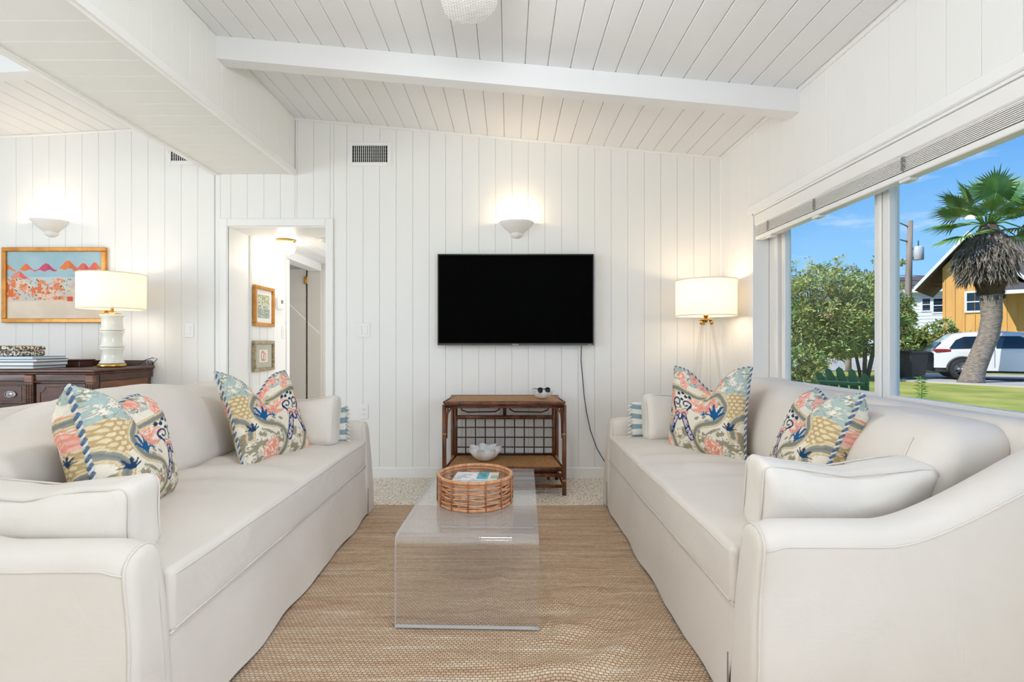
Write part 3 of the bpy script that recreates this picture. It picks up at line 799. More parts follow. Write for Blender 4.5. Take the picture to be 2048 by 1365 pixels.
def print_cloth(u, v):
    cream = np.array(lin(232, 224, 206)); out = np.zeros(u.shape + (3,)); out[:] = cream
    olive, grey, aqua = np.array(lin(156, 146, 122)), np.array(lin(150, 152, 142)), np.array(lin(170, 186, 180))
    coral, pink, ochre = np.array(lin(232, 152, 128)), np.array(lin(234, 178, 166)), np.array(lin(204, 176, 128))
    navy, blue = np.array(lin(34, 62, 96)), np.array(lin(28, 92, 142))
    wu = u + .10 * (nfbm(u * 6, v * 6, 3) - .5); wv = v + .10 * (nfbm(u * 6, v * 6, 8) - .5)
    def lay(mask, col): out[mask] = col if np.ndim(col) == 1 else col[mask]
    reg = lambda cx, cy, rx, ry: ((u - cx) / rx) ** 2 + ((v - cy) / ry) ** 2
    # leafy ground in the corners
    leaf = np.abs(nfbm(wu * 9 + 3, wv * 9, 21) - .5)
    fol = (reg(.72, .78, .60, .62) < 1) | (reg(.72, -.72, .55, .42) < 1) | (reg(-.38, -.72, .30, .34) < 1) | (reg(-.75, .95, .5, .22) < 1) | (reg(.02, -.62, .34, .2) < 1)
    f1 = nfbm(wu * 11, wv * 11, 5)
    lay(fol & (f1 > .37), grey); lay(fol & (f1 > .45) & (v > 0), aqua); lay(fol & (f1 > .45) & (v <= 0), olive); lay(fol & (np.abs(f1 - .42) < .022), cream); lay(fol & (leaf < .016), olive * .75)
    # coral leaves
    cor = (reg(.10, .30, .48, .30) < 1) | (reg(-.35, .82, .42, .22) < 1) | (reg(.36, -.78, .30, .22) < 1) | (reg(-.92, .20, .22, .42) < 1) | (reg(.34, .72, .2, .2) < 1) | (reg(-.72, -.75, .2, .24) < 1)
    f2 = nfbm(wu * 6 + 9, wv * 6, 31)
    lay(cor & (f2 > .38), pink); lay(cor & (f2 > .46), coral); lay(cor & (np.abs(f2 - .55) < .018), cream)
    # pineapple scales
    for cx, cy in ((.86, .18), (-.98, -.15)):
        r = reg(cx, cy, .24, .27) < 1
        gx, gy = (u - cx) / .085, (v - cy) / .075; gx = gx + .5 * (np.floor(gy) % 2)
        q = np.hypot(gx - np.floor(gx) - .5, gy - np.floor(gy) - .5)
        lay(r, ochre * .82); lay(r & (q < .38), np.array(lin(226, 208, 170)))
    # ogee bands
    bands = ([(-.08, .78), (.0, .62), (.20, .56), (.30, .47), (.42, .50), (.62, .36), (.72, .10), (.60, -.14), (.34, -.24), (.08, -.30), (-.07, -.48), (-.02, -.72), (.16, -.95)],
             [(-1, .50), (-.62, .53), (-.25, .60), (-.06, .74)], [(-1, -.28), (-.72, -.55), (-.5, -.95)], [(1, -.02), (.80, -.22), (.86, -.45)])
    for k, b in enumerate(bands):
        d = dpoly(wu * .6 + u * .4, wv * .6 + v * .4, b)
        lay(d < .085, ochre); lay(d < .07, np.array(lin(222, 204, 168))); lay(d < .048, grey * .9); lay(d < .016, grey * .7)
    # small grey sprigs
    for cx, cy in ((.16, -.12), (.26, -.20), (-.02, -.14), (.05, -.45)): lay(np.hypot(wu - cx, (wv - cy) * 1.2) < .055, grey)
    # blue leaf sprays
    def spray(cx, cy, s, col):
        for ex, ey, wd in ((-.16, .20, .045), (-.02, .26, .06), (.17, .20, .06), (.24, .04, .045), (-.22, .04, .04), (.10, .10, .07), (-.06, .08, .07)):
            d = dpoly(wu, wv, [(cx, cy - .06 * s), (cx + ex * .5 * s, cy + ey * .35 * s), (cx + ex * s, cy + ey * s)])
            lay(d < wd * s * .62 * (0.6 + .8 * nfbm(u * 30, v * 30, 4)), col)
    spray(.44, -.06, 1.0, blue); spray(.12, -.05, .45, blue); spray(.78, -.30, .5, navy); spray(-.9, -.05, .4, navy)
    # scroll ornament
    for cx, dr in ((-.63, 1), (-.37, -1)):
        a = np.arctan2(v - .20, (u - cx) * dr); r = np.hypot(u - cx, v - .20)
        sp = .028 + .0155 * (a + PI) ; m = (np.abs(r - sp) < .02) | (np.abs(r - sp - .098) < .02) & (a < -1.2)
        lay(m & (r < .15), navy)
        lay(dpoly(u, v, [(cx - dr * .10, .18), (cx - dr * .06, .06), (cx - dr * .04, .02)]) < .022, navy)
    for cx, cy in ((-.5, .30), (-.42, .42), (-.33, .47), (-.60, .42), (-.50, .48)): lay(np.hypot(u - cx, v - cy) < .042 * (.6 + .9 * nfbm(u * 25, v * 25, 2)), navy)
    lay((reg(-.5, .10, .13, .08) < 1) & (f1 > .5), grey)
    lay((np.abs(v + .035) < .048) & (np.abs(u + .5) < .22), coral); lay((np.abs(v + .035) < .018) & (np.abs(u + .5) < .22), pink)
    for pts in ([(-.60, -.10), (-.70, -.32), (-.72, -.46)], [(-.40, -.10), (-.28, -.34), (-.12, -.60)]):
        d = dpoly(u, v, pts); lay(d < .075, navy); lay((d < .05) & (nfbm(u * 22, v * 22, 6) > .38), np.array(lin(206, 188, 196)))
    lay(dpoly(u, v, [(-.58, -.12), (-.5, -.24), (-.42, -.12)]) < .022, navy)
    # stitched grain
    g = .90 + .2 * (vnoise(u * 75, v * 75, 11)); return np.clip(out * g[..., None], 0, 1)

def pillow_pos(u, v, side, a=.275, t=.085, chop=.13):
    """point of the pillow: u across, v up, side +1 front / -1 back; base at v=-1"""
    x = a * u * (1 - .07 * (1 - v * v)); z = a * v * (1 - .06 * (1 - u * u))
    h = t * max(0.0, (1 - u ** 4)) ** .55 * max(0.0, (1 - v ** 4)) ** .55 * (1 - .12 * v)
    e = sm(-.35, 1.0, v); dip = math.exp(-((u + .04) / .42) ** 2)
    z -= chop * dip * e ** 1.4
    h *= 1 + .25 * (1 - dip) * e
    y = -side * h + .05 * e * dip          # local front looks to -y
    z = max(z, -a * .97)
    return Vector((x, y, z + a * .96))
NP = 150
def pillow_mesh(mirror):
    us = np.linspace(-1, 1, NP); vs = []; fs = []; cols = []
    U, V = np.meshgrid(us, us, indexing='ij')
    pf = print_cloth(-U if mirror else U, V); pb = print_cloth(U if mirror else -U, V)
    for side, pc in ((1, pf), (-1, pb)):
        b = len(vs)
        vs += [pillow_pos(us[i], us[j], side) for i in range(NP) for j in range(NP)]
        cols.append(pc.reshape(-1, 3))
        for i in range(NP - 1):
            for j in range(NP - 1):
                q = (b + i * NP + j, b + (i + 1) * NP + j, b + (i + 1) * NP + j + 1, b + i * NP + j + 1)
                fs.append(q if side > 0 else q[::-1])
    me = bpy.data.meshes.new('pillow_cover'); me.from_pydata(vs, [], fs)
    at_ = me.color_attributes.new('Col', 'FLOAT_COLOR', 'POINT')
    cc = np.concatenate(cols); at_.data.foreach_set('color', np.hstack([cc, np.ones((len(cc), 1))]).astype(np.float32).ravel())
    me.polygons.foreach_set('use_smooth', [True] * len(fs)); me.update(); return me
def cord_meshes():
    loop = []
    n = 60
    for k in range(n): loop.append((-1 + 2 * k / n, 1))
    for k in range(n): loop.append((1, 1 - 2 * k / n))
    for k in range(n): loop.append((1 - 2 * k / n, -1))
    for k in range(n): loop.append((-1, -1 + 2 * k / n))
    base = [pillow_pos(u, v, 1) for u, v in loop]
    # resample evenly
    m = len(base); seg = [(base[(i + 1) % m] - base[i]).length for i in range(m)]; tot = sum(seg); N = 420; res = []; i = 0; acc = 0
    for k in range(N):
        d = tot * k / N
        while acc + seg[i] < d: acc += seg[i]; i += 1
        res.append(base[i].lerp(base[(i + 1) % m], (d - acc) / seg[i]))
    outs = []
    for ph in (0, PI):
        pts = []
        for k in range(N):
            t = (res[(k + 1) % N] - res[k - 1]).normalized(); nn = Vector((0, 1, 0)); bn = t.cross(nn).normalized()
            an = ph + 2 * PI * k * 70 / N
            pts.append(res[k] + (nn * math.cos(an) + bn * math.sin(an)) * .0042)
        outs.append(MB().tube(pts, .0042, 5, closed=True).mesh('cord', False))
    return outs
M['print'] = mat_vc('printed_linen', .9, .15, (700, .25))
M['cord_blue'] = mat('slate_cord', lin(84, 112, 142), .8); M['cord_cream'] = mat('cream_cord', lin(214, 210, 200), .8)
P_r, P_l = pillow_mesh(False), pillow_mesh(True)
CB, CC = cord_meshes()
def pillow(label, loc, rz, tilt, roll, mirror, sc=1.0):
    t = thing('throw_pillow', label, 'pillow', loc, rz, 'patterned throw pillows with twisted cord')
    if not isinstance(sc, tuple): sc = (sc, sc, sc)
    R = (rot(tilt) @ Matrix.Rotation(roll, 4, 'Y')).to_euler()
    o = put('cover', P_l if mirror else P_r, M['print'], t); o.rotation_euler = R; o.scale = sc
    c = put('cord', CB, M['cord_blue'], t); c.rotation_euler = R; c.scale = sc
    put('cord_strand', CC, M['cord_cream'], c)
    return t
def rz_for(nx, ny): return math.atan2(nx, -ny)     # local -y turned to face (nx, ny)
pillow('patterned pillow on the window sofa standing in front of the floor lamp', (1.04, 2.79, SEAT - .01), rz_for(-.86, -.5), -.14, -.03, False, .90)
pillow('patterned pillow on the window sofa behind the near white cushion', (1.17, 2.17, SEAT - .005), rz_for(-.95, .26), -.40, -.05, False, (.97, 1.15, .82))
pillow('patterned pillow on the dining side sofa in front of the hall doorway', (-1.19, 2.73, SEAT - .01), rz_for(.965, -.26), -.38, .04, True, .91)
pillow('largest patterned pillow on the dining side sofa nearest the camera', (-1.30, 1.84, SEAT + .01), rz_for(.93, .34), -.25, .15, True, (1.08, 1.3, .81))

# ================================================================== COFFEE TABLE, BASKET, MAGAZINES
ct = thing('coffee_table', 'clear acrylic waterfall coffee table on the jute rug', 'coffee table', (-.14, 2.50, .019), math.radians(-1.7))
TW, TL, TH, TT, TR = .540, 1.085, .345, .019, .035
def ct_prof(off):
    pts = [(-TL / 2 + off, 0)]
    for k in range(9):
        an = PI - PI / 2 * k / 8; r = max(.004, TR - off); pts.append((-TL / 2 + TR + r * math.cos(an), TH - TR + r * math.sin(an)))
    for k in range(9):
        an = PI / 2 - PI / 2 * k / 8; r = max(.004, TR - off); pts.append((TL / 2 - TR + r * math.cos(an), TH - TR + r * math.sin(an)))
    pts.append((TL / 2 - off, 0)); return pts
po, pi_ = ct_prof(0), ct_prof(TT)
faces = MB(); n = len(po)
for P_, fl in ((po, 0), (pi_, 1)):
    vs = [(-TW / 2, y, z) for y, z in P_] + [(TW / 2, y, z) for y, z in P_]
    fs = [(k, k + 1, n + k + 1, n + k) for k in range(n - 1)]
    faces.add(vs, fs if fl else [f[::-1] for f in fs], True)
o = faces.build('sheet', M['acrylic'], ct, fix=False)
# make the outer skin face out and the inner skin face the other way
for nm, xx in (('edge', -TW / 2), ('edge', TW / 2)):
    eb = MB(); vs = [(xx, y, z) for y, z in po] + [(xx, y, z) for y, z in pi_]
    eb.add(vs, [(k, k + 1, n + k + 1, n + k) for k in range(n - 1)], True); eb.build(nm, M['acrylic_edge'], ct)
for yy in (-TL / 2, TL / 2 - TT): MB().box(-TW / 2, TW / 2, yy, yy + TT, -.0005, .0015).build('edge', M['acrylic_edge'], ct)

TZ = .019 + TH
bk = thing('rattan_basket', 'round open rattan basket on the coffee table', 'basket', (-.152, 2.40, TZ + .001))
BR, BH = .164, .128
def ring(r, z, tr, n=56, wob=0.0, seed=0):
    return MB().tube([(r * math.cos(a) * (1 + wob * math.sin(5 * a + seed)), r * 1.06 * math.sin(a) * (1 + wob * math.cos(4 * a + seed)), z + wob * .6 * math.sin(7 * a + seed * 2)) for a in [2 * PI * k / n for k in range(n)]], tr, 7, closed=True)
for k in range(9): ring(BR + .002 * (k % 2), .016 + k * .0115, .0042, wob=.006, seed=k * 1.3).build('weave_ring', M['basket'], bk)
ring(BR + .002, .006, .007).build('base_ring', M['basket'], bk)
ring(BR + .001, BH - .006, .0085).build('rim', M['basket'], bk)
ring(BR - .001, BH - .019, .006).build('rim', M['basket'], bk)
MB().lathe([(0, .004), (BR, .004), (BR, .008), (0, .008)], 40).build('base', M['basket'], bk)
for k in range(14):
    a = 2 * PI * (k + .25) / 14; c, s_ = math.cos(a), math.sin(a) * 1.06
    st = MB()
    for dr in (-.006, .008): st.tube([((BR + dr) * c, (BR + dr) * s_, z) for z in (.002, .06, BH)], .0028, 6)
    st.build('stake', M['basket_dark'], bk)
def printed(name, w_, h_, t_, draw, parent=None):
    """flat printed sheet with thickness, colours from draw(u, v)"""
    nu, nv = 200, int(200 * h_ / w_) + 2
    us, vs_ = np.linspace(0, 1, nu), np.linspace(0, 1, nv); U, V = np.meshgrid(us, vs_, indexing='ij')
    col = draw(U, V).reshape(-1, 3)
    vs = [((u - .5) * w_, (v - .5) * h_, t_) for u in us for v in vs_]
    fs = [(i * nv + j, (i + 1) * nv + j, (i + 1) * nv + j + 1, i * nv + j + 1) for i in range(nu - 1) for j in range(nv - 1)]
    me = bpy.data.meshes.new(name); me.from_pydata(vs, [], fs)
    a = me.color_attributes.new('Col', 'FLOAT_COLOR', 'POINT'); a.data.foreach_set('color', np.hstack([col, np.ones((len(col), 1))]).astype(np.float32).ravel())
    me.update(); return me
M['printpaper'] = mat_vc('printed_paper', .4, .4)
M['paper'] = mat('paper_pages', lin(235, 233, 226), .8)
def cover_a(U, V):
    o = np.zeros(U.shape + (3,)); o[:] = lin(228, 230, 232)
    f = nfbm(U * 9, V * 9, 3); o[(U < .55) & (f > .52)] = lin(170, 190, 204); o[(U < .5) & (f > .58)] = lin(206, 196, 182)
    o[(U > .52) & (U < .78) & (V > .45)] = lin(92, 170, 180); o[(U > .55) & (U < .72) & (V > .55) & (V < .9) & (f > .5)] = lin(60, 130, 150)
    o[(U > .80) & (V > .3)] = lin(224, 216, 190); o[(U > .84) & (V > .5) & (V < .75)] = lin(150, 178, 176)
    o[(U > .52) & (U < .8) & (V < .4) & (np.sin(V * 90) > 0)] = lin(140, 180, 186); o[(U < .4) & (V < .35) & (np.sin(V * 70) > .4)] = lin(120, 130, 140); return o
def cover_b(U, V):
    o = np.zeros(U.shape + (3,)); o[:] = lin(222, 216, 206); o[nfbm(U * 6, V * 6, 9) > .55] = lin(160, 150, 140); return o
for k, (lab, rz, dx, dy, cv) in enumerate((('magazine with a pale cover lowest in the rattan basket', .25, .0, -.005, cover_b), ('magazine lying between two others in the rattan basket', -.1, .005, .0, cover_b), ('magazine with white and teal cover on top in the rattan basket', -.06, .0, .008, cover_a))):
    mg = thing('magazine', lab, 'magazine', (-.152 + dx, 2.40 + dy, TZ + .0095 + k * .0305), rz, 'magazines in the rattan basket')
    MB().cbox(-.10, .10, -.115, .115, 0, .029, .001).build('pages', M['paper'], mg)
    put('cover', printed('cover', .202, .232, .0296, cv), M['printpaper'], mg)

# ================================================================== RATTAN CONSOLE
cn = thing('rattan_console', 'dark rattan console table with two cane shelves below the television', 'console table', (-.030, 3.955, 0))
CWd, CD, CT_, CS = .885, .46, .668, .195        # width, depth, top height, shelf height
x0, x1, y0, y1 = -CWd / 2 + .015, CWd / 2 - .015, -CD / 2 + .015, CD / 2 - .015
def pole(nm, pts, r, m='rattan', n=10, par=cn): return MB().tube(pts, r, n).build(nm, M[m], par)
for sx in (x0, x1):
    q = pole('leg', [(sx, y0, 0), (sx, y0, .3), (sx, y0, .645)], .0155)
    for z in (.43, .10): MB().tube([(sx, y0, z), (sx, y0, z + .012)], .0172, 10).build('binding', M['cane'], q)
    q = pole('leg', [(sx * .965, y1, 0), (sx * .965, y1, .3), (sx * .965, y1, .645)], .0155)
    pole('post', [(sx * .90, y1 - .03, CS), (sx * .90, y1 - .03, .645)], .013)
    pole('side_rail', [(sx * .985, y0, .632), (sx * .965, y1, .632)], .011)
    pole('side_rail', [(sx * .985, y0, CS - .035), (sx * .965, y1, CS - .035)], .012)
    pole('side_rail', [(sx * .985, y0, .075), (sx * .965, y1, .075)], .010)
    s_ = 1 if sx > 0 else -1      # bent cane brackets
    pole('bracket', [(sx - s_ * .016, y0 + .004, .44), (sx - s_ * .018, y0 + .004, .54), (sx - s_ * .024, y0 + .004, .585), (sx - s_ * .045, y0 + .004, .615), (sx - s_ * .08, y0 + .004, .625), (sx - s_ * .15, y0 + .004, .628)], .007)
    pole('bracket', [(sx - s_ * .012, y0 + .03, .40), (sx - s_ * .012, y0 + .06, .54), (sx - s_ * .012, y0 + .12, .61), (sx - s_ * .012, y0 + .2, .625)], .007)
pole('front_rail', [(x0 + .01, y0, .628), (x1 - .01, y0, .628)], .0085)
def shelf(z, xx, front_y, back_y):
    MB().cbox(-xx, xx, front_y, back_y, z - .012, z, .003).build('shelf_panel', M['cane'], cn)
    pole('shelf_edge', [(-xx, front_y, z - .012), (xx, front_y, z - .012)], .017)
    pole('shelf_edge', [(-xx, back_y, z - .008), (xx, back_y, z - .008)], .012, 'rattan_dark')
    for s_ in (-1, 1): pole('shelf_edge', [(s_ * xx, front_y, z - .006), (s_ * (xx - .035), back_y, z - .006)], .011, 'rattan_dark')
shelf(CT_, .425, y0 - .012, y1 + .005); shelf(CS, .418, y0 + .015, y1 - .0)
pole('front_rail', [(x0, y0 + .01, CS - .055), (x1, y0 + .01, CS - .055)], .014)
pole('front_rail', [(x0, y0 + .01, .062), (x1, y0 + .01, .062)], .013)
pole('back_rail', [(x0 * .9, y1 - .03, .50), (x1 * .9, y1 - .03, .50)], .017)
pole('back_rail', [(x0 * .9, y1 - .03, .60), (x1 * .9, y1 - .03, .60)], .010)
pole('back_post', [(0, y1 - .03, .51), (0, y1 - .03, .60)], .014, 'rattan_dark')
pole('back_rail', [(x0 * .9, y1 - .02, CS + .012), (x1 * .9, y1 - .02, CS + .012)], .009, 'rattan_dark')
for s_ in (-1, 1):
    a, b = (.025, .37)
    pole('bow', [(s_ * a, y1 - .034, .595), (s_ * (a + .02), y1 - .034, .56), (s_ * (a + .05), y1 - .034, .543), (s_ * (b - .08), y1 - .034, .54), (s_ * (b - .035), y1 - .034, .555), (s_ * (b - .01), y1 - .034, .595)], .0052, 'rattan_dark')
for k in range(9):
    xx = -.385 + .077 * (k + 1); pole('lattice_cane', [(xx, y1 - .032, CS + .01), (xx + .001, y1 - .029, .35), (xx, y1 - .032, .49)], .0048, 'rattan_dark', 7)
for z in (.265, .342, .42): pole('lattice_cane', [(x0 * .9, y1 - .040, z), (0, y1 - .038, z + .001), (x1 * .9, y1 - .040, z)], .0048, 'rattan_dark', 7)
pole('back_rail', [(x0, y1, .062), (x1, y1, .062)], .012, 'rattan_dark')
for s_ in (-1, 1): pole('post', [(s_ * .33, y0 + .20, .06), (s_ * .33, y0 + .20, CS - .02)], .012)

def clam(name, label, loc, w_, h_, rz, lobes=5, amp=.20):
    t = thing(name, label, 'shell', loc, rz)
    def f(u, v, ins=0):
        a = 2 * PI * u; wv = math.cos(lobes * a + .5)
        r = math.sin(v * PI / 2) ** .9 * (1 + amp * v * v * wv) * (1 - .04 * ins)
        x = math.cos(a) * r * w_ / 2; y = math.sin(a) * r * w_ * .34
        z = h_ * (1 - math.cos(v * PI / 2)) ** .9 * (.96 + .04 * wv * v) + h_ * .10 * v * (1 if math.sin(a) > 0 else -1) * abs(math.sin(a)) + .0022 * math.sin(v * 75) * v
        return Vector((x, y, max(0, z + .004 * ins)))
    MB().grid(lambda u, v: f(u, v), 120, 40, cu=True).build('fluted_bowl', M['shell'], t, fix=False)
    MB().grid(lambda u, v: f(u, v, 1), 120, 40, cu=True).build('lining', M['shell'], t, fix=False)
    return t
M['shell'] = mat('white_shell', lin(240, 240, 238), .6, bump=(90, .15))
clam('clam_shell', 'large ruffled white clam shell on the lower cane shelf', (-.18, 3.96, CS + .001), .22, .105, .05, 7, .2)
clam('clam_shell', 'small white shell on top of the console holding sunglasses', (.255, 3.92, CT_ + .001), .13, .055, -.2, 7, .2)
sg_ = thing('sunglasses', 'black sunglasses resting in the small white shell', 'sunglasses', (.255, 3.90, CT_ + .055), .35)
for s_ in (-1, 1):
    MB().lathe([(0, -.003), (.018, -.003), (.021, 0), (.018, .003), (0, .003)], 18, M=Matrix.Translation((s_ * .030, -.02, .014)) @ rot(PI / 2 - .3)).build('lens', M['black'], sg_)
    MB().tube([(s_ * .052, -.018, .022), (s_ * .056, .03, .024), (s_ * .050, .075, .012)], .0028, 6).build('temple', M['black'], sg_)
MB().tube([(-.053, -.018, .022), (-.03, -.024, .032), (0, -.024, .020), (.03, -.024, .032), (.053, -.018, .022)], .0035, 6).build('bridge', M['black'], sg_)

# ================================================================== TELEVISION
tv = thing('television', 'flat black television mounted on the white board wall', 'television', (.0575, 4.17, 1.0665))
TVW, TVH = 1.243, .727
MB().cbox(-TVW / 2, TVW / 2, 0, .035, 0, TVH, .003).build('case', M['black'], tv)
MB().box(-TVW / 2 + .010, TVW / 2 - .010, -.0008, .002, .018, TVH - .010).build('screen', M['screen'], tv)
M['bezel'] = mat('bezel_grey', lin(74, 72, 70), .4, .4)
MB().box(-TVW / 2 + .001, TVW / 2 - .001, -.002, .004, .0, .012).build('lower_bezel', M['bezel'], tv)
MB().cbox(-.25, .25, .034, .064, .15, .55, .004).build('wall_bracket', M['black'], tv)
M['logo'] = mat('logo_silver', lin(226, 224, 220), .4)
def text(body, size, loc, parent, m, name='logo', ext=.0004, rx=PI / 2):
    c = bpy.data.curves.new(name, 'FONT'); c.body = body; c.size = size; c.align_x = 'CENTER'; c.align_y = 'CENTER'; c.extrude = ext
    o = bpy.data.objects.new(name, c); C.objects.link(o)
    dg = bpy.context.evaluated_depsgraph_get(); me = bpy.data.meshes.new_from_object(o.evaluated_get(dg))
    bpy.data.objects.remove(o); b = put(name, me, m, parent); b.location = loc; b.rotation_euler = (rx, 0, 0); return b
text('HITACHI', .0125, (-.003, -.0026, .0062), tv, M['logo'])
text('Roku TV', .010, (TVW / 2 - .030, -.0026, .0062), tv, M['logo'])
cd = MB().tube([at(1163, 692, 4.215), at(1162, 720, 4.22), at(1165, 752, 4.225), at(1168, 790, 4.225), at(1173, 825, 4.225), at(1181, 862, 4.225), at(1194, 898, 4.225), at(1210, 925, 4.222), at(1232, 945, 4.22), at(1262, 930, 4.22), at(1280, 830, 4.222)], .0033, 7)
tag(cd.build('power_cord', M['black']), 'thin black cord hanging from the television down the wall', 'cord')

# ================================================================== WALL FITTINGS
def wall_plate(name, label, cat, px, py, kind, Yd=WY, M_=None, w_=.072, h_=.117):
    p = at(px, py, Yd)
    t = thing(name, label, cat, (p.x, Yd, p.z))
    MB().cbox(-w_ / 2, w_ / 2, -.006, 0, -h_ / 2, h_ / 2, .003).build('plate', M['plastic'], t)
    if kind == 'rocker2':
        for s_ in (-1, 1): MB().cbox(s_ * .023 - .0165, s_ * .023 + .0165, -.0095, -.004, -.033, .033, .002).build('rocker', M['plastic'], t)
    if kind == 'rocker': MB().cbox(-.0165, .0165, -.0095, -.004, -.033, .033, .002).build('rocker', M['plastic'], t)
    if kind == 'outlet':
        for z in (-.02, .02):
            q = MB().cbox(-.017, .017, -.0085, -.004, z - .0135, z + .0135, .004).build('socket', M['plastic'], t)
            for sx in (-.006, .006): MB().box(sx - .0012, sx + .0012, -.0088, -.008, z - .004, z + .005).build('slot', M['dark'], q)
    return t
wall_plate('light_switch', 'white double rocker switch between the doorway and television', 'switch', 726, 661, 'rocker2', w_=.118)
wall_plate('light_switch', 'white single rocker switch beside the sideboard lamp', 'switch', 379, 661, 'rocker')
wall_plate('wall_outlet', 'white wall outlet above the arm of the dining side sofa', 'outlet', 728, 824, 'outlet')
wall_plate('wall_outlet', 'white wall outlet behind the arm of the window sofa', 'outlet', 1276, 822, 'outlet')

def vent(label, xa, xb, ya, yb, oxa, oxb, oya, oyb):
    p0, p1 = at(xa, yb, WY), at(xb, ya, WY); q0, q1 = at(oxa, oyb, WY), at(oxb, oya, WY)
    t = thing('air_vent', label, 'vent', ((p0.x + p1.x) / 2, WY, p0.z)); cx, cz = t.location.x, t.location.z
    X0, X1, Z0, Z1 = p0.x - cx, p1.x - cx, 0, p1.z - cz; a0, a1, b0, b1 = q0.x - cx, q1.x - cx, q0.z - cz, q1.z - cz
    fr = MB()
    for r in ((X0, a0, Z0, Z1), (a1, X1, Z0, Z1), (a0, a1, Z0, b0), (a0, a1, b1, Z1)): fr.cbox(r[0], r[1], -.009, 0, r[2], r[3], .003)
    fr.build('frame', M['trim'], t); MB().box(a0, a1, -.0015, -.0005, b0, b1).build('duct', M['dark'], t)
    n = 17
    me = MB().box(-.0022, .0022, -.008, -.002, b0, b1).mesh('slat')
    for k in range(1, n): put('slat', me, M['trim'], t).location = (a0 + (a1 - a0) * k / n, 0, 0)
    M.setdefault('slat_grey', mat('grey_vane', lin(120, 118, 114), .5))
    for k in range(1, 5): MB().box(a0, a1, -.0040, -.0030, b0 + (b1 - b0) * k / 5 - .002, b0 + (b1 - b0) * k / 5 + .002).build('vane', M['slat_grey'], t)
    MB().cbox(X0 + .006, X0 + .018, -.014, -.008, (Z0 + Z1) / 2 - .012, (Z0 + Z1) / 2 + .012, .002).build('lever', M['trim'], t)
vent('white air vent with dark slots high above the light switch', 696, 783, 285, 333, 705, 775, 292, 325)
vent('white air vent half hidden behind the soffit above the dining side', 335, 423, 281, 330, 343, 415, 289, 322)

WARM = (1.0, 0.74, 0.48)
M['bulb'] = mat('lamp_bulb', (1, .9, .75), .4, emit=(1, .82, .58), estr=14)
def sconce(label, X, Z, e):
    t = thing('wall_sconce', label, 'wall light', (X, WY, Z))
    prof = [(.0, -.128), (.020, -.127), (.042, -.117), (.052, -.100), (.0515, -.094), (.045, -.088), (.058, -.082), (.095, -.052), (.125, -.018), (.140, .0), (.136, .001), (.120, -.018), (.09, -.05), (.04, -.078)]
    MB().lathe(prof[:6], 28, a0=PI, a1=2 * PI).build('finial', M['plaster'], t)
    MB().lathe(prof[5:], 40, a0=PI, a1=2 * PI).build('bowl', M['plaster'], t)
    MB().cbox(-.035, .035, -.012, 0, -.085, -.01, .004).build('wall_plate', M['plaster'], t)
    MB().lathe([(0, -.03), (.014, -.026), (.02, -.01), (.015, .008), (0, .014)], 16, c=(0, -.055, -.012)).build('bulb', M['bulb'], t)
    l = light('sconce_light', 'POINT', (0, -.060, .018), e, WARM, shadow_soft_size=.03); l.parent = t
    return t
M['plaster'] = mat('white_plaster', lin(240, 236, 230), .7)
sconce('white half bowl wall light glowing above the television', .066, 2.055, 3.6)
sconce('white half bowl wall light glowing above the beach painting', -3.68, 2.065, 3.6)

# ================================================================== FLOOR LAMP
def mat_shade(name, col):
    m = bpy.data.materials.new(name); m.use_nodes = True; nt = m.node_tree; nt.nodes.clear()
    o = nt.nodes.new('ShaderNodeOutputMaterial'); d = nt.nodes.new('ShaderNodeBsdfDiffuse'); t = nt.nodes.new('ShaderNodeBsdfTranslucent'); x = nt.nodes.new('ShaderNodeMixShader')
    d.inputs[0].default_value = (*col, 1); t.inputs[0].default_value = (*col, 1); x.inputs[0].default_value = .38
    w_ = nt.nodes.new('ShaderNodeTexNoise'); tc = nt.nodes.new('ShaderNodeTexCoord'); w_.inputs['Scale'].default_value = 260
    b = nt.nodes.new('ShaderNodeBump'); b.inputs['Strength'].default_value = .15; b.inputs['Distance'].default_value = .001
    nt.links.new(tc.outputs['Object'], w_.inputs['Vector']); nt.links.new(w_.outputs['Fac'], b.inputs['Height']); nt.links.new(b.outputs[0], d.inputs['Normal'])
    nt.links.new(d.outputs[0], x.inputs[1]); nt.links.new(t.outputs[0], x.inputs[2]); nt.links.new(x.outputs[0], o.inputs[0]); return m
M['shade'] = mat_shade('linen_shade', lin(246, 240, 230))
def drum(r, z0, z1, par):
    MB().lathe([(r, z0), (r, z1)], 48).build('shade', M['shade'], par, fix=False)
    for z in (z0, z1): MB().tube([(r * math.cos(a), r * math.sin(a), z) for a in [2 * PI * k / 48 for k in range(48)]], .003, 6, closed=True).build('shade_ring', M['shade'], par)
    sp = MB()
    for k in range(3): sp.tube([(0, 0, z1 - .02), (r * math.cos(k * 2.094 + .4), r * math.sin(k * 2.094 + .4), z1 - .004)], .0018, 6)
    sp.build('spider', M['brass'], par)
LXp, LYp = 1.455, 3.87
fl = thing('floor_lamp', 'lit tripod floor lamp with clear acrylic legs and white drum shade', 'floor lamp', (LXp, LYp, 0))
drum(.214, 1.285, 1.545, fl)
MB().lathe([(0, 1.30), (.020, 1.28), (.03, 1.24), (.02, 1.27)][:2] + [(.012, 1.30), (.012, 1.235), (0, 1.235)], 16).build('socket_stem', M['brass'], fl)
MB().lathe([(0, 1.262), (.052, 1.262), (.052, 1.252), (0, 1.252)], 28).build('hub_plate', M['brass'], fl)
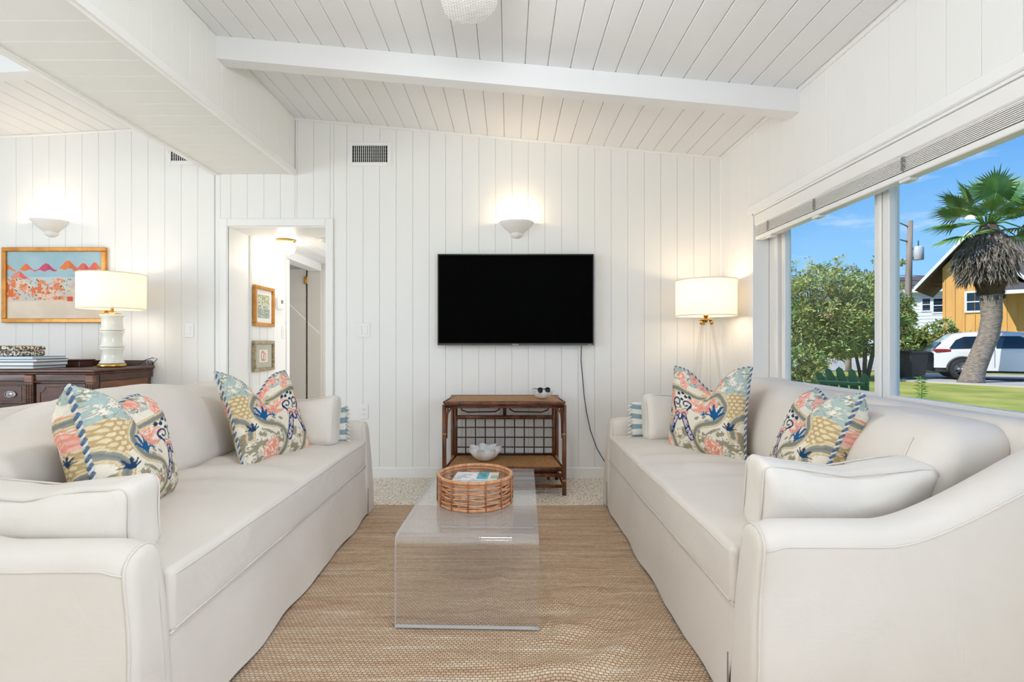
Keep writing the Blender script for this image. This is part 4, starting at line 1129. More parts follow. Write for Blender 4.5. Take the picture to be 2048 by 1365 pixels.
for an in (math.radians(-42), math.radians(205), math.radians(95)):
    c, s_ = math.cos(an), math.sin(an)
    MB().tube([(.036 * c, .036 * s_, 1.252), (.045 * c, .045 * s_, 1.222)], .013, 12).build('ferrule', M['brass'], fl)
    q = MB().tube([(.044 * c, .044 * s_, 1.235), (.235 * c, .235 * s_, .012)], .0095, 12).build('leg', M['acrylic_rod'], fl, )
    MB().lathe([(0, 0), (.013, 0), (.013, .022), (0, .022)], 12, c=(.236 * c, .236 * s_, 0)).build('foot', M['brass'], fl)
MB().lathe([(0, 1.33), (.012, 1.335), (.026, 1.37), (.03, 1.40), (.02, 1.43), (0, 1.44)], 16).build('bulb', M['bulb'], fl)
MB().tube([(0, 0, 1.24), (.004, -.006, .9), (-.004, -.008, .5), (.02, .05, .01)], .0025, 6).build('lamp_cord', M['plastic'], fl)
light('floor_lamp_light', 'POINT', (0, 0, 1.47), 3.2, WARM, shadow_soft_size=.04).parent = fl
light('floor_lamp_light', 'POINT', (0, 0, 1.31), 1.6, WARM, shadow_soft_size=.03).parent = fl

# ================================================================== DINING SIDE: sideboard and what stands on it
SBX1, SBX0, SBF, SBB, SBZ = -2.855, -4.75, 3.62, 4.215, .905
sb = thing('sideboard', 'dark mahogany sideboard with carved posts and oval drawer pulls', 'sideboard', ((SBX0 + SBX1) / 2, (SBF + SBB) / 2, 0))
sc0 = Vector(sb.location)
def sbx(nm, a, b, c, d, e, f, m='wood', ch=.004, par=sb): return MB().cbox(a - sc0.x, b - sc0.x, c - sc0.y, d - sc0.y, e, f, ch).build(nm, M[m], par)
sbx('top', SBX0 - .02, SBX1 + .02, SBF - .025, SBB, SBZ - .022, SBZ, ch=.007)
sbx('top_moulding', SBX0 - .01, SBX1 + .01, SBF - .014, SBB, SBZ - .036, SBZ - .022, 'wood_edge', .006)
sbx('carcass', SBX0 + .02, SBX1 - .012, SBF + .03, SBB - .002, .16, SBZ - .036)
sbx('side_panel', SBX1 - .012, SBX1 - .004, SBF + .06, SBB - .05, .17, SBZ - .09, 'wood_light', .002)
sbx('side_rail', SBX1 - .012, SBX1 + .004, SBF + .05, SBB - .002, SBZ - .09, SBZ - .036, 'wood')
sbx('frieze', SBX0 + .02, SBX1 - .03, SBF + .008, SBF + .03, SBZ - .085, SBZ - .036)
sbx('frieze_bead', SBX0 + .02, SBX1 - .03, SBF + .002, SBF + .03, SBZ - .092, SBZ - .085, 'wood_edge', .002)
px_posts = [-2.885, -3.305, -4.30, -4.72]
for X in px_posts:
    p = sbx('post', X - .028, X + .028, SBF - .004, SBF + .05, .10, SBZ - .036, 'wood')
    sbx('capital', X - .030, X + .030, SBF - .010, SBF + .02, SBZ - .095, SBZ - .040, 'wood_light', .006)
    for dx in (-.016, 0, .016):
        fl_ = MB()
        for k in range(28): fl_.lathe([(0, -.011), (.0055, -.007), (.007, 0), (.0055, .007), (0, .011)], 6, c=(X + dx - sc0.x, SBF - .005 - sc0.y, SBZ - .115 - k * .022))
        q = fl_.build('carved_beads', M['wood_edge'], p)
    MB().lathe([(0, 0), (.018, 0), (.03, .02), (.016, .05), (.026, .08), (.026, .11), (0, .11)], 16, c=(X - sc0.x, SBF + .024 - sc0.y, 0)).build('foot', M['wood'], sb)
for X in (SBX0 + .06, SBX1 - .06): MB().lathe([(0, 0), (.018, 0), (.03, .02), (.016, .05), (.026, .08), (.026, .17), (0, .17)], 16, c=(X - sc0.x, SBB - .06 - sc0.y, 0)).build('foot', M['wood'], sb)
def panel_door(xa, xb):
    d = sbx('door', xa, xb, SBF + .012, SBF + .032, .19, SBZ - .10)
    a, b, z0, z1, r = xa + .03 - sc0.x, xb - .03 - sc0.x, .23, SBZ - .125, .035
    loop = []
    for cx, cz, s0 in ((a, z1, 0), (b, z1, 1), (b, z0, 2), (a, z0, 3)):
        for k in range(7):
            an = [-PI / 2, PI, PI / 2, 0][s0] + (PI / 2) * k / 6 * (1 if s0 in (0, 2) else 1)
            an = {0: -PI / 2 + (PI / 2) * k / 6, 1: -PI + (PI / 2) * k / 6, 2: PI - (PI / 2) * k / 6 * -1 - PI / 2, 3: PI / 2 - (PI / 2) * k / 6}[s0]
            if s0 == 0: an = -PI / 2 + (PI / 2) * k / 6
            if s0 == 1: an = PI + (PI / 2) * k / 6
            if s0 == 2: an = PI / 2 + (PI / 2) * k / 6
            if s0 == 3: an = 0 + (PI / 2) * k / 6
            loop.append((cx + r * math.cos(an), SBF + .010 - sc0.y, cz + r * math.sin(an)))
    MB().tube(loop, .0032, 6, closed=True).build('panel_moulding', M['wood_light'], d)
panel_door(-3.27, -2.925); panel_door(-4.68, -4.335)
for k, (z0, z1) in enumerate(((.665, .795), (.455, .615), (.2, .42))):
    dr = sbx('drawer', -4.265, -3.34, SBF + .010, SBF + .032, z0, z1)
    a, b = -4.24 - sc0.x, -3.365 - sc0.x; yy = SBF + .009 - sc0.y
    MB().tube([(a, yy, z0 + .018), (b, yy, z0 + .018), (b, yy, z1 - .012), (a, yy, z1 - .012)], .002, 5, closed=True).build('inlay', M['wood_light'], dr)
    for X in (-3.44, -4.16):
        h = MB(); c = (X - sc0.x, SBF + .006 - sc0.y, (z0 + z1) / 2)
        def oval(rx_, rz_, yy_): return [(c[0] + rx_ * math.cos(t), c[1] + yy_, c[2] + rz_ * math.sin(t)) for t in [2 * PI * i / 28 for i in range(28)]]
        h.tube(oval(.036, .021, 0), .004, 6, closed=True); h.tube(oval(.029, .017, -.012), .003, 6, closed=True)
        h.add([(c[0], c[1] + .001, c[2])] + oval(.035, .021, .001), [(0, i, i % 28 + 1) for i in range(1, 29)])
        h.add([(c[0], c[1] - .006, c[2])] + oval(.016, .010, -.003), [(0, i, i % 28 + 1) for i in range(1, 29)])
        h.build('pull', M['pewter'], dr)
    if k < 2:
        bd = MB()
        for i in range(70): bd.lathe([(0, -.004), (.0045, 0), (0, .004)], 5, c=(-4.265 + .925 * i / 69 - sc0.x, SBF + .008 - sc0.y, z0 - .025))
        bd.build('bead_moulding', M['wood_edge'], sb)
gal = [(SBX0, 0), (SBX1 + .01, 0)]
for k in range(7): gal.append((SBX1 + .01 - .035 + .035 * math.cos(PI / 2 * k / 6), .012 + .030 * math.sin(PI / 2 * k / 6)))
gal += [(SBX0 + .03, .042), (SBX0, .012)]
MB().prism([(a - sc0.x, SBZ + b) for a, b in gal], SBB - .022 - sc0.y, SBB - .004 - sc0.y, 'y').build('gallery', M['wood'], sb)

# table lamp
tl = thing('table_lamp', 'lit table lamp with white bamboo shaped base on the sideboard', 'table lamp', (-2.945, 3.90, SBZ))
MB().lathe([(0, 0), (.088, 0), (.088, .022), (.082, .026), (0, .026)], 36).build('base', M['chrome_warm'] if 'chrome_warm' in M else M['brass'], tl)
M['glaze'] = mat('white_glaze', lin(240, 238, 226), .12, coat=.6)
prev = .026
for k in range(3):
    z0 = .026 + k * .122
    seg = MB().lathe([(.060, z0), (.078, z0 + .003), (.079, z0 + .010), (.068, z0 + .024), (.065, z0 + .06), (.068, z0 + .098), (.079, z0 + .112), (.078, z0 + .119), (.060, z0 + .122)], 36).build('bamboo_segment', M['glaze'], tl)
MB().lathe([(0, .392), (.06, .392), (.06, .398), (.03, .404), (0, .404)], 24).build('cap', M['brass'], tl)
MB().lathe([(0, .404), (.011, .404), (.011, .47), (0, .47)], 14).build('stem', M['brass'], tl)
drum(.212, .432, .690, tl)
MB().lathe([(0, .47), (.012, .475), (.026, .51), (.03, .54), (.02, .57), (0, .58)], 16).build('bulb', M['bulb'], tl)
MB().lathe([(0, .69), (.009, .69), (.009, .708), (0, .712)], 10).build('finial', M['brass'], tl)
light('table_lamp_light', 'POINT', (0, 0, .60), 2.2, WARM, shadow_soft_size=.04).parent = tl
light('table_lamp_light', 'POINT', (0, 0, .475), 1.1, WARM, shadow_soft_size=.03).parent = tl
tag(MB().tube([(-2.83, 4.17, SBZ + .010), (-2.80, 4.185, SBZ + .052), (-2.84, 4.19, SBZ + .062), (-2.89, 4.18, SBZ + .045), (-2.92, 4.12, SBZ + .004), (-2.935, 4.0, SBZ + .004)], .0028, 6).build('lamp_cord', M['black']), 'black lamp cord looping over the back of the sideboard', 'cord')

# books, box and tray
def book(label, w_, d_, t_, loc, rz, m, band=None):
    b = thing('book', label, 'book', loc, rz, 'books on the sideboard')
    MB().box(-w_ / 2 + .003, w_ / 2 - .004, -d_ / 2 + .005, d_ / 2, .003, t_ - .003).build('pages', M['paper'], b)
    cv = MB(); cv.box(-w_ / 2, w_ / 2, -d_ / 2, d_ / 2, 0, .003); cv.box(-w_ / 2, w_ / 2, -d_ / 2, d_ / 2, t_ - .003, t_); cv.box(-w_ / 2, -w_ / 2 + .003, -d_ / 2, d_ / 2, 0, t_)
    cv.build('cover', m, b)
    if band: MB().box(-w_ / 2 - .0005, -w_ / 2 + w_ * .30, -d_ / 2 - .0006, -d_ / 2 + .004, .003, t_ - .003).build('jacket_flap', band, b)
    return b
M['bk1'] = mat('navy_cover', lin(30, 42, 62), .45); M['bk2'] = mat('blue_cover', lin(50, 104, 164), .45); M['bk3'] = mat('pale_blue_cover', lin(120, 170, 204), .5)
z = SBZ
for lab, wd, dp, tt, dx, rz, m, bnd in (('dark thin book at the bottom of the sideboard stack', .40, .28, .022, -.005, .02, M['bk1'], None), ('thick blue spined book second from the bottom of the stack', .41, .28, .026, .003, -.02, M['bk2'], M['bk2']), ('slim navy book third from the bottom of the stack', .415, .27, .020, .008, .015, M['bk1'], None), ('pale blue book on top of the sideboard stack under the box', .40, .27, .018, -.004, -.01, M['bk3'], M['bk3'])):
    book(lab, wd, dp, tt, (-3.48 + dx, 3.76, z), rz, m, bnd); z += tt
def mat_speckle():
    m = mat('shell_mosaic', lin(206, 190, 166), .6); nt = m.node_tree; b = nt.nodes['Principled BSDF']
    tc = nt.nodes.new('ShaderNodeTexCoord'); v = nt.nodes.new('ShaderNodeTexVoronoi'); v.inputs['Scale'].default_value = 70
    r = nt.nodes.new('ShaderNodeValToRGB'); r.color_ramp.elements[0].color = (*lin(232, 222, 204), 1); r.color_ramp.elements[0].position = .3
    r.color_ramp.elements[1].color = (*lin(84, 66, 52), 1); r.color_ramp.elements[1].position = .62
    nt.links.new(tc.outputs['Object'], v.inputs['Vector']); nt.links.new(v.outputs['Distance'], r.inputs[0]); nt.links.new(r.outputs[0], b.inputs['Base Color'])
    bp = nt.nodes.new('ShaderNodeBump'); bp.inputs['Strength'].default_value = .6; bp.inputs['Distance'].default_value = .004; nt.links.new(v.outputs['Distance'], bp.inputs['Height']); nt.links.new(bp.outputs[0], b.inputs['Normal']); return m
M['mosaic'] = mat_speckle()
bx = thing('trinket_box', 'speckled shell covered box on the stack of books', 'box', (-3.56, 3.77, z))
soft(rbox(.30, .20, .036, .012, (8, 8, 3), lambda p: p + Vector((0, 0, .018))), 'body', M['mosaic'], bx)
soft(rbox(.306, .206, .032, .012, (8, 8, 3), lambda p: p + Vector((0, 0, .0535 + .006 * (1 - (p.x / .15) ** 2)))), 'lid', M['mosaic'], bx)
tr = thing('wooden_box', 'small dark wooden box behind the books on the sideboard', 'box', (-3.33, 4.02, SBZ))
MB().cbox(-.12, .10, -.07, .07, 0, .045, .003).build('body', M['wood'], tr); MB().cbox(-.13, .11, -.08, .08, .045, .056, .004).build('lid', M['wood'], tr)

# ================================================================== PICTURES
def beach(U, V):
    o = np.zeros(U.shape + (3,)); n1 = nfbm(U * 7, V * 5, 2); n2 = nfbm(U * 26, V * 20, 5); n3 = nfbm(U * 40, V * 34, 9)
    sky = np.array(lin(170, 198, 206)); o[:] = sky; o += (n1[..., None] - .5) * np.array([.18, .12, .10])
    o[V < .62] = lin(196, 208, 210)
    def um(cx, cy, w_, h_, c1, c2):
        x = (U - cx) / w_; top = cy + h_ * np.exp(-(x * 1.9) ** 2); m = (np.abs(x) < 1) & (V > cy + .012 * np.sin(U * 60)) & (V < top)
        o[m] = c1; o[m & (x > .1)] = c2
    cr, og, mg = np.array(lin(226, 112, 92)), np.array(lin(232, 128, 74)), np.array(lin(206, 84, 116))
    um(.0, .72, .10, .09, cr, og); um(.20, .72, .10, .10, og, cr); um(.41, .715, .13, .11, mg, mg * .8); um(.64, .74, .13, .13, og * 1.05, og * .85)
    um(.80, .72, .11, .11, cr, np.array(lin(214, 92, 84))); um(.92, .73, .10, .11, cr, og); um(.12, .60, .13, .11, np.array(lin(228, 150, 128)), cr)
    band = (V > .28) & (V < .60); sand = np.array(lin(234, 208, 186)); o[(V <= .60) & (n1 + .3 * (.6 - V) > .48)] = sand; o[V < .44] = np.where((n1 > .55)[..., None], np.array(lin(206, 204, 196)), sand)[V < .44]
    o[band & (n2 > .44)] = lin(236, 186, 162); o[band & (n2 > .50)] = lin(232, 160, 130); o[band & (n2 > .57)] = lin(228, 134, 92); o[band & (n3 > .64)] = lin(150, 96, 84); o[band & (n3 < .28)] = lin(240, 214, 150); o[band & (n3 < .23)] = lin(84, 92, 104)
    o[(U < .07) & (V > .32) & (V < .52) & (n2 > .36)] = lin(230, 116, 60); o[(np.abs(U - .31) < .05) & (V > .38) & (V < .52) & (n2 > .36)] = lin(228, 122, 76); o[(np.abs(U - .66) < .03) & (np.abs(V - .29) < .04)] = lin(216, 88, 62)
    lo = V < .26; o[lo] = np.array(lin(232, 216, 196)) + (n1[lo][:, None] - .5) * .22; return np.clip(o * .97, 0, 1)
M['paint'] = mat_vc('oil_paint', .55, .3, (90, .4))
def picture(label, px0, px1, py0, py1, draw, fw, m, mat_w=0, Yd=WY):
    a, b = at(px0, py1, Yd - .02), at(px1, py0, Yd - .02); w_, h_ = b.x - a.x, b.z - a.z
    t = thing('framed_picture', label, 'picture', ((a.x + b.x) / 2, Yd, (a.z + b.z) / 2)); frame_parts(t, w_, h_, draw, fw, m, mat_w); return t
def frame_parts(t, w_, h_, draw, fw, m, mat_w):
    for r in ((-w_ / 2, w_ / 2, h_ / 2 - fw, h_ / 2), (-w_ / 2, w_ / 2, -h_ / 2, -h_ / 2 + fw), (-w_ / 2, -w_ / 2 + fw, -h_ / 2 + fw, h_ / 2 - fw), (w_ / 2 - fw, w_ / 2, -h_ / 2 + fw, h_ / 2 - fw)):
        MB().cbox(r[0], r[1], -.032, -.002, r[2], r[3], .005).build('frame', m, t)
    MB().box(-w_ / 2 + fw, w_ / 2 - fw, -.012, -.002, -h_ / 2 + fw, h_ / 2 - fw).build('mount', M['paper'] if mat_w else m, t)
    iw, ih = w_ - 2 * fw - 2 * mat_w, h_ - 2 * fw - 2 * mat_w
    q = put('canvas', printed('canvas', iw, ih, .0, draw), M['paint'], t); q.rotation_euler = (PI / 2, 0, 0); q.location = (0, -.0135, 0)
picture('gold framed painting of beach umbrellas above the sideboard', 4, 212, 495, 646, beach, .034, M['gold'])
def garden(U, V):
    o = np.zeros(U.shape + (3,)); o[:] = lin(214, 214, 196); n = nfbm(U * 12, V * 16, 4); k = nfbm(U * 20, V * 30, 7)
    o[n > .45] = lin(150, 172, 140); o[n > .55] = lin(186, 170, 110); o[(V < .4) & (k > .5)] = lin(126, 158, 176); o[k < .3] = lin(104, 128, 108); return o
def sketch(U, V):
    o = np.zeros(U.shape + (3,)); o[:] = lin(186, 184, 164); c = (np.abs(U - .5) < .24) & (np.abs(V - .5) < .26); o[c] = lin(230, 222, 212)
    r = np.hypot((U - .45) / .08, (V - .5) / .18); r2 = np.hypot((U - .56) / .07, (V - .46) / .15); o[np.abs(r - 1) < .25] = lin(196, 140, 124); o[np.abs(r2 - 1) < .25] = lin(206, 158, 140); return o
def hall_picture(label, ya, yb, z0, z1, draw, fw, m, mw):
    t = thing('framed_picture', label, 'picture', (DX0 + .0125, (ya + yb) / 2, (z0 + z1) / 2), PI / 2)
    frame_parts(t, yb - ya, z1 - z0, draw, fw, m, mw)
hall_picture('small gold framed garden picture on the hall wall', 4.605, 4.99, 1.235, 1.60, garden, .032, M['gold'], .045)
hall_picture('small antique silver framed sketch below the gold one in the hall', 4.595, 4.99, .83, 1.105, sketch, .03, M['antique'], 0.0)

# ================================================================== HALL FITTINGS
def hall_box(name, label, cat, Y, z, w_, h_, d_, extra):
    t = thing(name, label, cat, (DX0 + .0125, Y, z), PI / 2)
    MB().cbox(-w_ / 2, w_ / 2, -d_, 0, -h_ / 2, h_ / 2, .006).build('housing', M['plastic'], t); extra(t, d_)
M['lcd'] = mat('grey_lcd', lin(120, 128, 122), .3)
def th_x(t, d): MB().box(-.005, .04, -d - .0008, -d + .001, .0, .035).build('display', M['lcd'], t); MB().cbox(-.03, .04, -d - .002, -d + .001, -.035, -.015, .002).build('button', M['plastic'], t)
def sw_x(t, d): MB().cbox(-.0165, .0165, -d - .004, -d + .001, -.033, .033, .002).build('rocker', M['plastic'], t)
hall_box('thermostat', 'white wall thermostat beside the gold picture in the hall', 'thermostat', 5.13, 1.47, .13, .115, .03, th_x)
hall_box('light_switch', 'white switch on the hall wall below the thermostat', 'switch', 5.24, 1.19, .072, .117, .006, sw_x)
hl_ = thing('ceiling_light', 'small glowing ceiling light in the hall', 'ceiling light', (-2.06, 4.86, HZ))
MB().lathe([(0, 0), (.085, 0), (.085, -.014), (.07, -.022), (0, -.022)], 28).build('canopy', M['brass'], hl_)
M['glowglass'] = mat('lit_glass', (1, .93, .8), .4, emit=(1, .86, .66), estr=5)
MB().lathe([(.062, -.02), (.075, -.05), (.082, -.085), (.07, -.115), (.04, -.13), (0, -.135)], 28).build('glass_globe', M['glowglass'], hl_)
light('hall_light', 'POINT', (0, .02, -.20), 2.0, (1, .86, .68), shadow_soft_size=.05).parent = hl_
sd_ = thing('smoke_detector', 'white smoke detector at the hall ceiling edge', 'smoke detector', (-1.68, 4.82, HZ))
MB().lathe([(0, 0), (.055, 0), (.055, -.014), (.045, -.03), (0, -.033)], 24).build('cover', M['plastic'], sd_); MB().lathe([(0, -.033), (.01, -.033), (.01, -.036), (0, -.036)], 10).build('button', M['plastic'], sd_)

# ================================================================== CEILING FAN (one blade tip in view)
fan = thing('ceiling_fan', 'white ceiling fan with woven leaf shaped blades', 'ceiling fan', (-.155, 1.56, 0))
fz = 2.46
MB().tube([(0, 0, fz + .1), (0, 0, ceil_r(-.155) - .002)], .014, 12).build('downrod', M['plastic'], fan)
MB().lathe([(0, ceil_r(-.155)), (.06, ceil_r(-.155) - .01), (.05, ceil_r(-.155) - .05), (0, ceil_r(-.155) - .06)], 24).build('canopy', M['plastic'], fan)
MB().lathe([(0, fz + .11), (.06, fz + .10), (.11, fz + .05), (.11, fz - .01), (.07, fz - .05), (0, fz - .06)], 28).build('motor', M['plastic'], fan)
def mat_wicker():
    m = mat('white_wicker', lin(226, 224, 220), .6); nt = m.node_tree; b = nt.nodes['Principled BSDF']
    tc = nt.nodes.new('ShaderNodeTexCoord'); br = nt.nodes.new('ShaderNodeTexBrick'); br.inputs['Scale'].default_value = 1
    br.inputs['Brick Width'].default_value = .022; br.inputs['Row Height'].default_value = .008; br.inputs['Mortar Size'].default_value = .0016; br.inputs['Color1'].default_value = (*lin(232, 230, 227), 1); br.inputs['Color2'].default_value = (*lin(214, 211, 206), 1); br.inputs['Mortar'].default_value = (*lin(176, 172, 166), 1)
    bp = nt.nodes.new('ShaderNodeBump'); bp.inputs['Strength'].default_value = .8; bp.inputs['Distance'].default_value = .003
    nt.links.new(tc.outputs['Object'], br.inputs['Vector']); nt.links.new(br.outputs['Color'], b.inputs['Base Color']); nt.links.new(br.outputs['Color'], bp.inputs['Height']); nt.links.new(bp.outputs[0], b.inputs['Normal']); return m
M['wicker'] = mat_wicker()
M['opal'] = mat('opal_glass', (.95, .95, .93), .35, emit=(.95, .97, 1), estr=1.5)
MB().lathe([(.085, fz - .05), (.105, fz - .075), (.10, fz - .105), (.06, fz - .135), (0, fz - .145)], 28).build('added_light_bowl', M['opal'], fan)
light('added_fan_light', 'POINT', (0, 0, fz - .20), 30, (.93, .955, 1.0), shadow_soft_size=.12).parent = fan
def blade_outline():
    pts = []
    for k in range(41):
        t = k / 40; y = .16 + .54 * t; pts.append((y, .035 + .085 * math.sin(PI * min(1, t * .62 + .05)) ** 1.2 if t < .72 else None))
    return pts
bm_ = MB(); NB = 30; top = []; bot = []
def half_w(t): return (.030 + .085 * sm(0, .5, t)) * math.sqrt(max(0.0, 1 - max(0, (t - .66) / .34) ** 2.4))
vs = []; fs = []
for k in range(NB + 1):
    t = k / NB; y = .17 + .53 * t; wv = max(.002, half_w(t))
    for z in (.004, -.004): vs += [(-wv, y, z + .012 * (1 - 1)), (wv, y, z)]
for k in range(NB):
    a = 4 * k; b = a + 4
    fs += [(a, a + 1, b + 1, b), (a + 3, a + 2, b + 2, b + 3), (a, b, b + 2, a + 2), (a + 1, a + 3, b + 3, b + 1)]
fs += [(0, 2, 3, 1), (4 * NB, 4 * NB + 1, 4 * NB + 3, 4 * NB + 2)]
bme = MB().add(vs, fs).mesh('blade'); iron = MB().cbox(-.018, .018, .09, .22, -.008, -.004, .002).mesh('blade_iron')
for k in range(5):
    bl_ = put('blade', bme, M['wicker'], fan); bl_.location = (0, 0, fz); bl_.rotation_euler = (0, math.radians(-9), 2 * PI * k / 5)
    put('blade_iron', iron, M['plastic'], bl_)

dh = light('added_hall_fill', 'AREA', (DX1 + .24, 5.55, 1.2), 8, (.95, .97, 1.0), shape='RECTANGLE', size=.8, size_y=1.7)  # added fill lamp against the unseen hall wall, no doorway there
dh.rotation_euler = (PI / 2, 0, PI / 2)

# ================================================================== OUTSIDE
GZ = -.28
def og(px, Y): return Vector(((px - VX) * Y / F, Y, GZ))
M['grass'] = mat('lawn_grass', lin(186, 180, 98), .9, spec=.1, vary=(.9, lin(140, 154, 74)), bump=(14, .6))
M['asphalt'] = mat('pale_street', lin(196, 192, 186), .9, vary=(.5, lin(176, 172, 166)))
M['siding'] = mat('ochre_siding', lin(226, 176, 104), .7, vary=(3, lin(214, 160, 90), (1, 1, .2)))
M['whiteside'] = mat('white_siding', lin(226, 230, 236), .6)
M['shingle'] = mat('grey_shingle', lin(104, 98, 98), .9, vary=(30, lin(82, 78, 80), (1, 1, 1)), bump=(40, .5))
M['fascia'] = mat('white_fascia', lin(226, 228, 230), .5)
M['bark'] = mat('palm_bark', lin(158, 146, 136), .95, vary=(9, lin(112, 100, 92), (1, 1, 4)), bump=(25, 1.0))
M['boots'] = mat('palm_boots', lin(84, 66, 56), .95, bump=(25, 1.0))
M['thatch'] = mat('dead_fronds', lin(102, 90, 82), .95, vary=(12, lin(158, 148, 138)))
def mat_leaf(name, c1, c2, sc=3.0):
    m = mat(name, c1, .5, spec=.4, vary=(sc, c2)); return m
M['frond'] = mat_leaf('palm_frond', lin(66, 112, 44), lin(116, 152, 62), 1.5)
M['oleander'] = mat_leaf('oleander_leaf', lin(122, 154, 90), lin(188, 198, 132), 1.6)
M['olive'] = mat_leaf('hedge_leaf', lin(112, 130, 66), lin(164, 166, 92), 1.2)
M['twig'] = mat('grey_twigs', lin(134, 120, 104), .9)
M['pink'] = mat('pink_blossom', lin(206, 92, 112), .7)
M['yellowleaf'] = mat('yellowing_leaf', lin(188, 182, 96), .7)
M['carpaint'] = mat('white_car_paint', lin(236, 236, 238), .2, coat=.8)
M['carglass'] = mat('tinted_glass', lin(30, 48, 66), .08, spec=.8)
M['tyre'] = mat('tyre_rubber', (.02, .02, .022), .8)
M['alloy'] = mat('alloy_wheel', (.62, .62, .64), .25, 1)
M['red'] = mat('red_lens', lin(150, 30, 34), .2)
M['green'] = mat('dark_green_paint', lin(20, 78, 66), .45, vary=(8, lin(12, 60, 52)))
M['binplastic'] = mat('charcoal_bin', lin(58, 58, 62), .6)
M['pole'] = mat('weathered_pole', lin(160, 148, 138), .9, vary=(6, lin(132, 120, 112), (1, 1, .1)))
M['galv'] = mat('pale_grey_metal', lin(196, 200, 204), .4)
M['stonewall'] = mat('grey_block_wall', lin(120, 112, 106), .9, vary=(2, lin(98, 92, 88)))

g = MB(); g.grid(lambda u, v: Vector((RX + .3 + 120 * u * u, -12 + 130 * v, GZ + .03 * fbm((u * 9, v * 9, 1), 1))), 60, 60)
g.grid(lambda u, v: Vector((-40 + (40 + RX + .3) * u, 6.7 + 100 * v, GZ - .02)), 4, 4)
tag(g.build('lawn', M['grass'], None, fix=False), 'green front lawn outside the window', None, None, 'structure')
# the street running past, beyond the lawn and the parked car's drive
def slab(name, pts, label):
    n = len(pts); z = GZ + .045
    struct(MB().add([(p.x, p.y, z) for p in pts] + [(p.x, p.y, z - .1) for p in pts], [list(range(n)), list(range(n, 2 * n))[::-1]] + [(k, (k + 1) % n, n + (k + 1) % n, n + k) for k in range(n)]).build(name, M['asphalt']), label)
slab('road', [og(1460, 25), og(1800, 25.5), og(1850, 46), og(1500, 46)], 'pale street beyond the oleander')
slab('driveway', [og(1800, 18.8), og(2300, 13.8), og(2400, 20), og(1790, 23)], 'pale driveway under the white car')

def leaf_mesh(pts, rng, ln, wd, droop=.2):
    """pts: (position, direction) of each leaf; one folded blade each"""
    vs, fs = [], []
    for p, d in pts:
        d = Vector(d).normalized(); a = Vector((rng.uniform(-1, 1), rng.uniform(-1, 1), rng.uniform(-1, 1))); s_ = d.cross(a)
        if s_.length < 1e-4: continue
        s_.normalize(); l = ln * rng.uniform(.7, 1.25); w_ = wd * rng.uniform(.7, 1.2); b = len(vs); p = Vector(p); up = d.cross(s_) * w_ * .35
        vs += [p, p + d * l * .45 + s_ * w_ + up, p + d * l - Vector((0, 0, droop * l)), p + d * l * .45 - s_ * w_ + up]
        fs += [(b, b + 1, b + 2), (b, b + 2, b + 3)]
    return vs, fs

def shrub(name, label, base, rx_, ry_, rz_, n_cl, ln, wd, mats, seed, flowers=0, trunk_h=.3, lift=0.0, group=None, cat='shrub', sprigs=0):
    rng = random.Random(seed)
    t = thing(name, label, cat, base, 0, group)
    tips = []
    while len(tips) < n_cl:
        q = Vector((rng.uniform(-1, 1), rng.uniform(-1, 1), rng.uniform(-1, 1)))
        if q.length > 1 or q.length < .35: continue
        k = 1 + .22 * mnoise.noise(q * 2.2 + Vector((seed, 0, 0)))
        tips.append(Vector((q.x * rx_ * k, q.y * ry_ * k, lift + rz_ + q.z * rz_ * k)))
    for k in range(sprigs): tips.append(Vector((rng.uniform(-.8, .8) * rx_, rng.uniform(-.5, .5) * ry_, lift + rz_ * 2 + rng.uniform(-.02, .22) * rz_)))
    br = MB(); c0 = Vector((0, 0, lift + rz_ * .5))
    for k in range(6):
        a = rng.uniform(0, 6.28); e = Vector((math.cos(a) * rx_ * .5, math.sin(a) * ry_ * .5, lift + rz_ * rng.uniform(.8, 1.3)))
        f0 = Vector((math.cos(a) * .12, math.sin(a) * .12, 0)); br.tube([f0, f0.lerp(e, .5) + Vector((0, 0, .1)), e], [.07, .05, .02], 6)
    for i, p in enumerate(tips):
        if i % 3 == 0 or i >= n_cl: br.tube([p.lerp(c0, .55), p.lerp(c0, .2) + Vector((0, 0, .04)), p], [.016, .010, .004], 4)
    br.build('branches', M['twig'], t, fix=False)
    for mi, m in enumerate(mats):
        pts = []
        for i, p in enumerate(tips):
            if i % len(mats) != mi and not (mi == 0 and i % 4 == 0): continue
            out = (p - c0).normalized()
            for j in range(13):
                d = (out * .7 + Vector((rng.gauss(0, .7), rng.gauss(0, .7), rng.gauss(.25, .6)))); pts.append((p + Vector((rng.gauss(0, .06), rng.gauss(0, .06), rng.gauss(0, .06))) * (rx_ / 1.5), d))
        vs, fs = leaf_mesh(pts, rng, ln, wd)
        o = MB().add(vs, fs).build('foliage', m, t, fix=False); o['kind'] = 'stuff'
    if flowers:
        vs, fs = leaf_mesh([(p + Vector((rng.gauss(0, .05), rng.gauss(0, .05), .05)), (rng.gauss(0, 1), rng.gauss(0, 1), rng.gauss(.5, 1))) for p in rng.sample(tips, flowers) for _ in range(7)], rng, ln * .45, wd * 1.4)
        o = MB().add(vs, fs).build('blossom', M['pink'], t, fix=False); o['kind'] = 'stuff'
    return t
b0 = og(1628, 19.5)
shrub('oleander_shrub', 'tall loose oleander with pink flowers beyond the green lawn chair', b0, 2.25, 1.5, 1.75, 900, .20, .026, [M['oleander'], M['olive'], M['oleander'], M['yellowleaf'], M['olive'], M['oleander'], M['olive']], 3, 26, lift=.62, sprigs=14)
b0 = og(1728, 20.5)
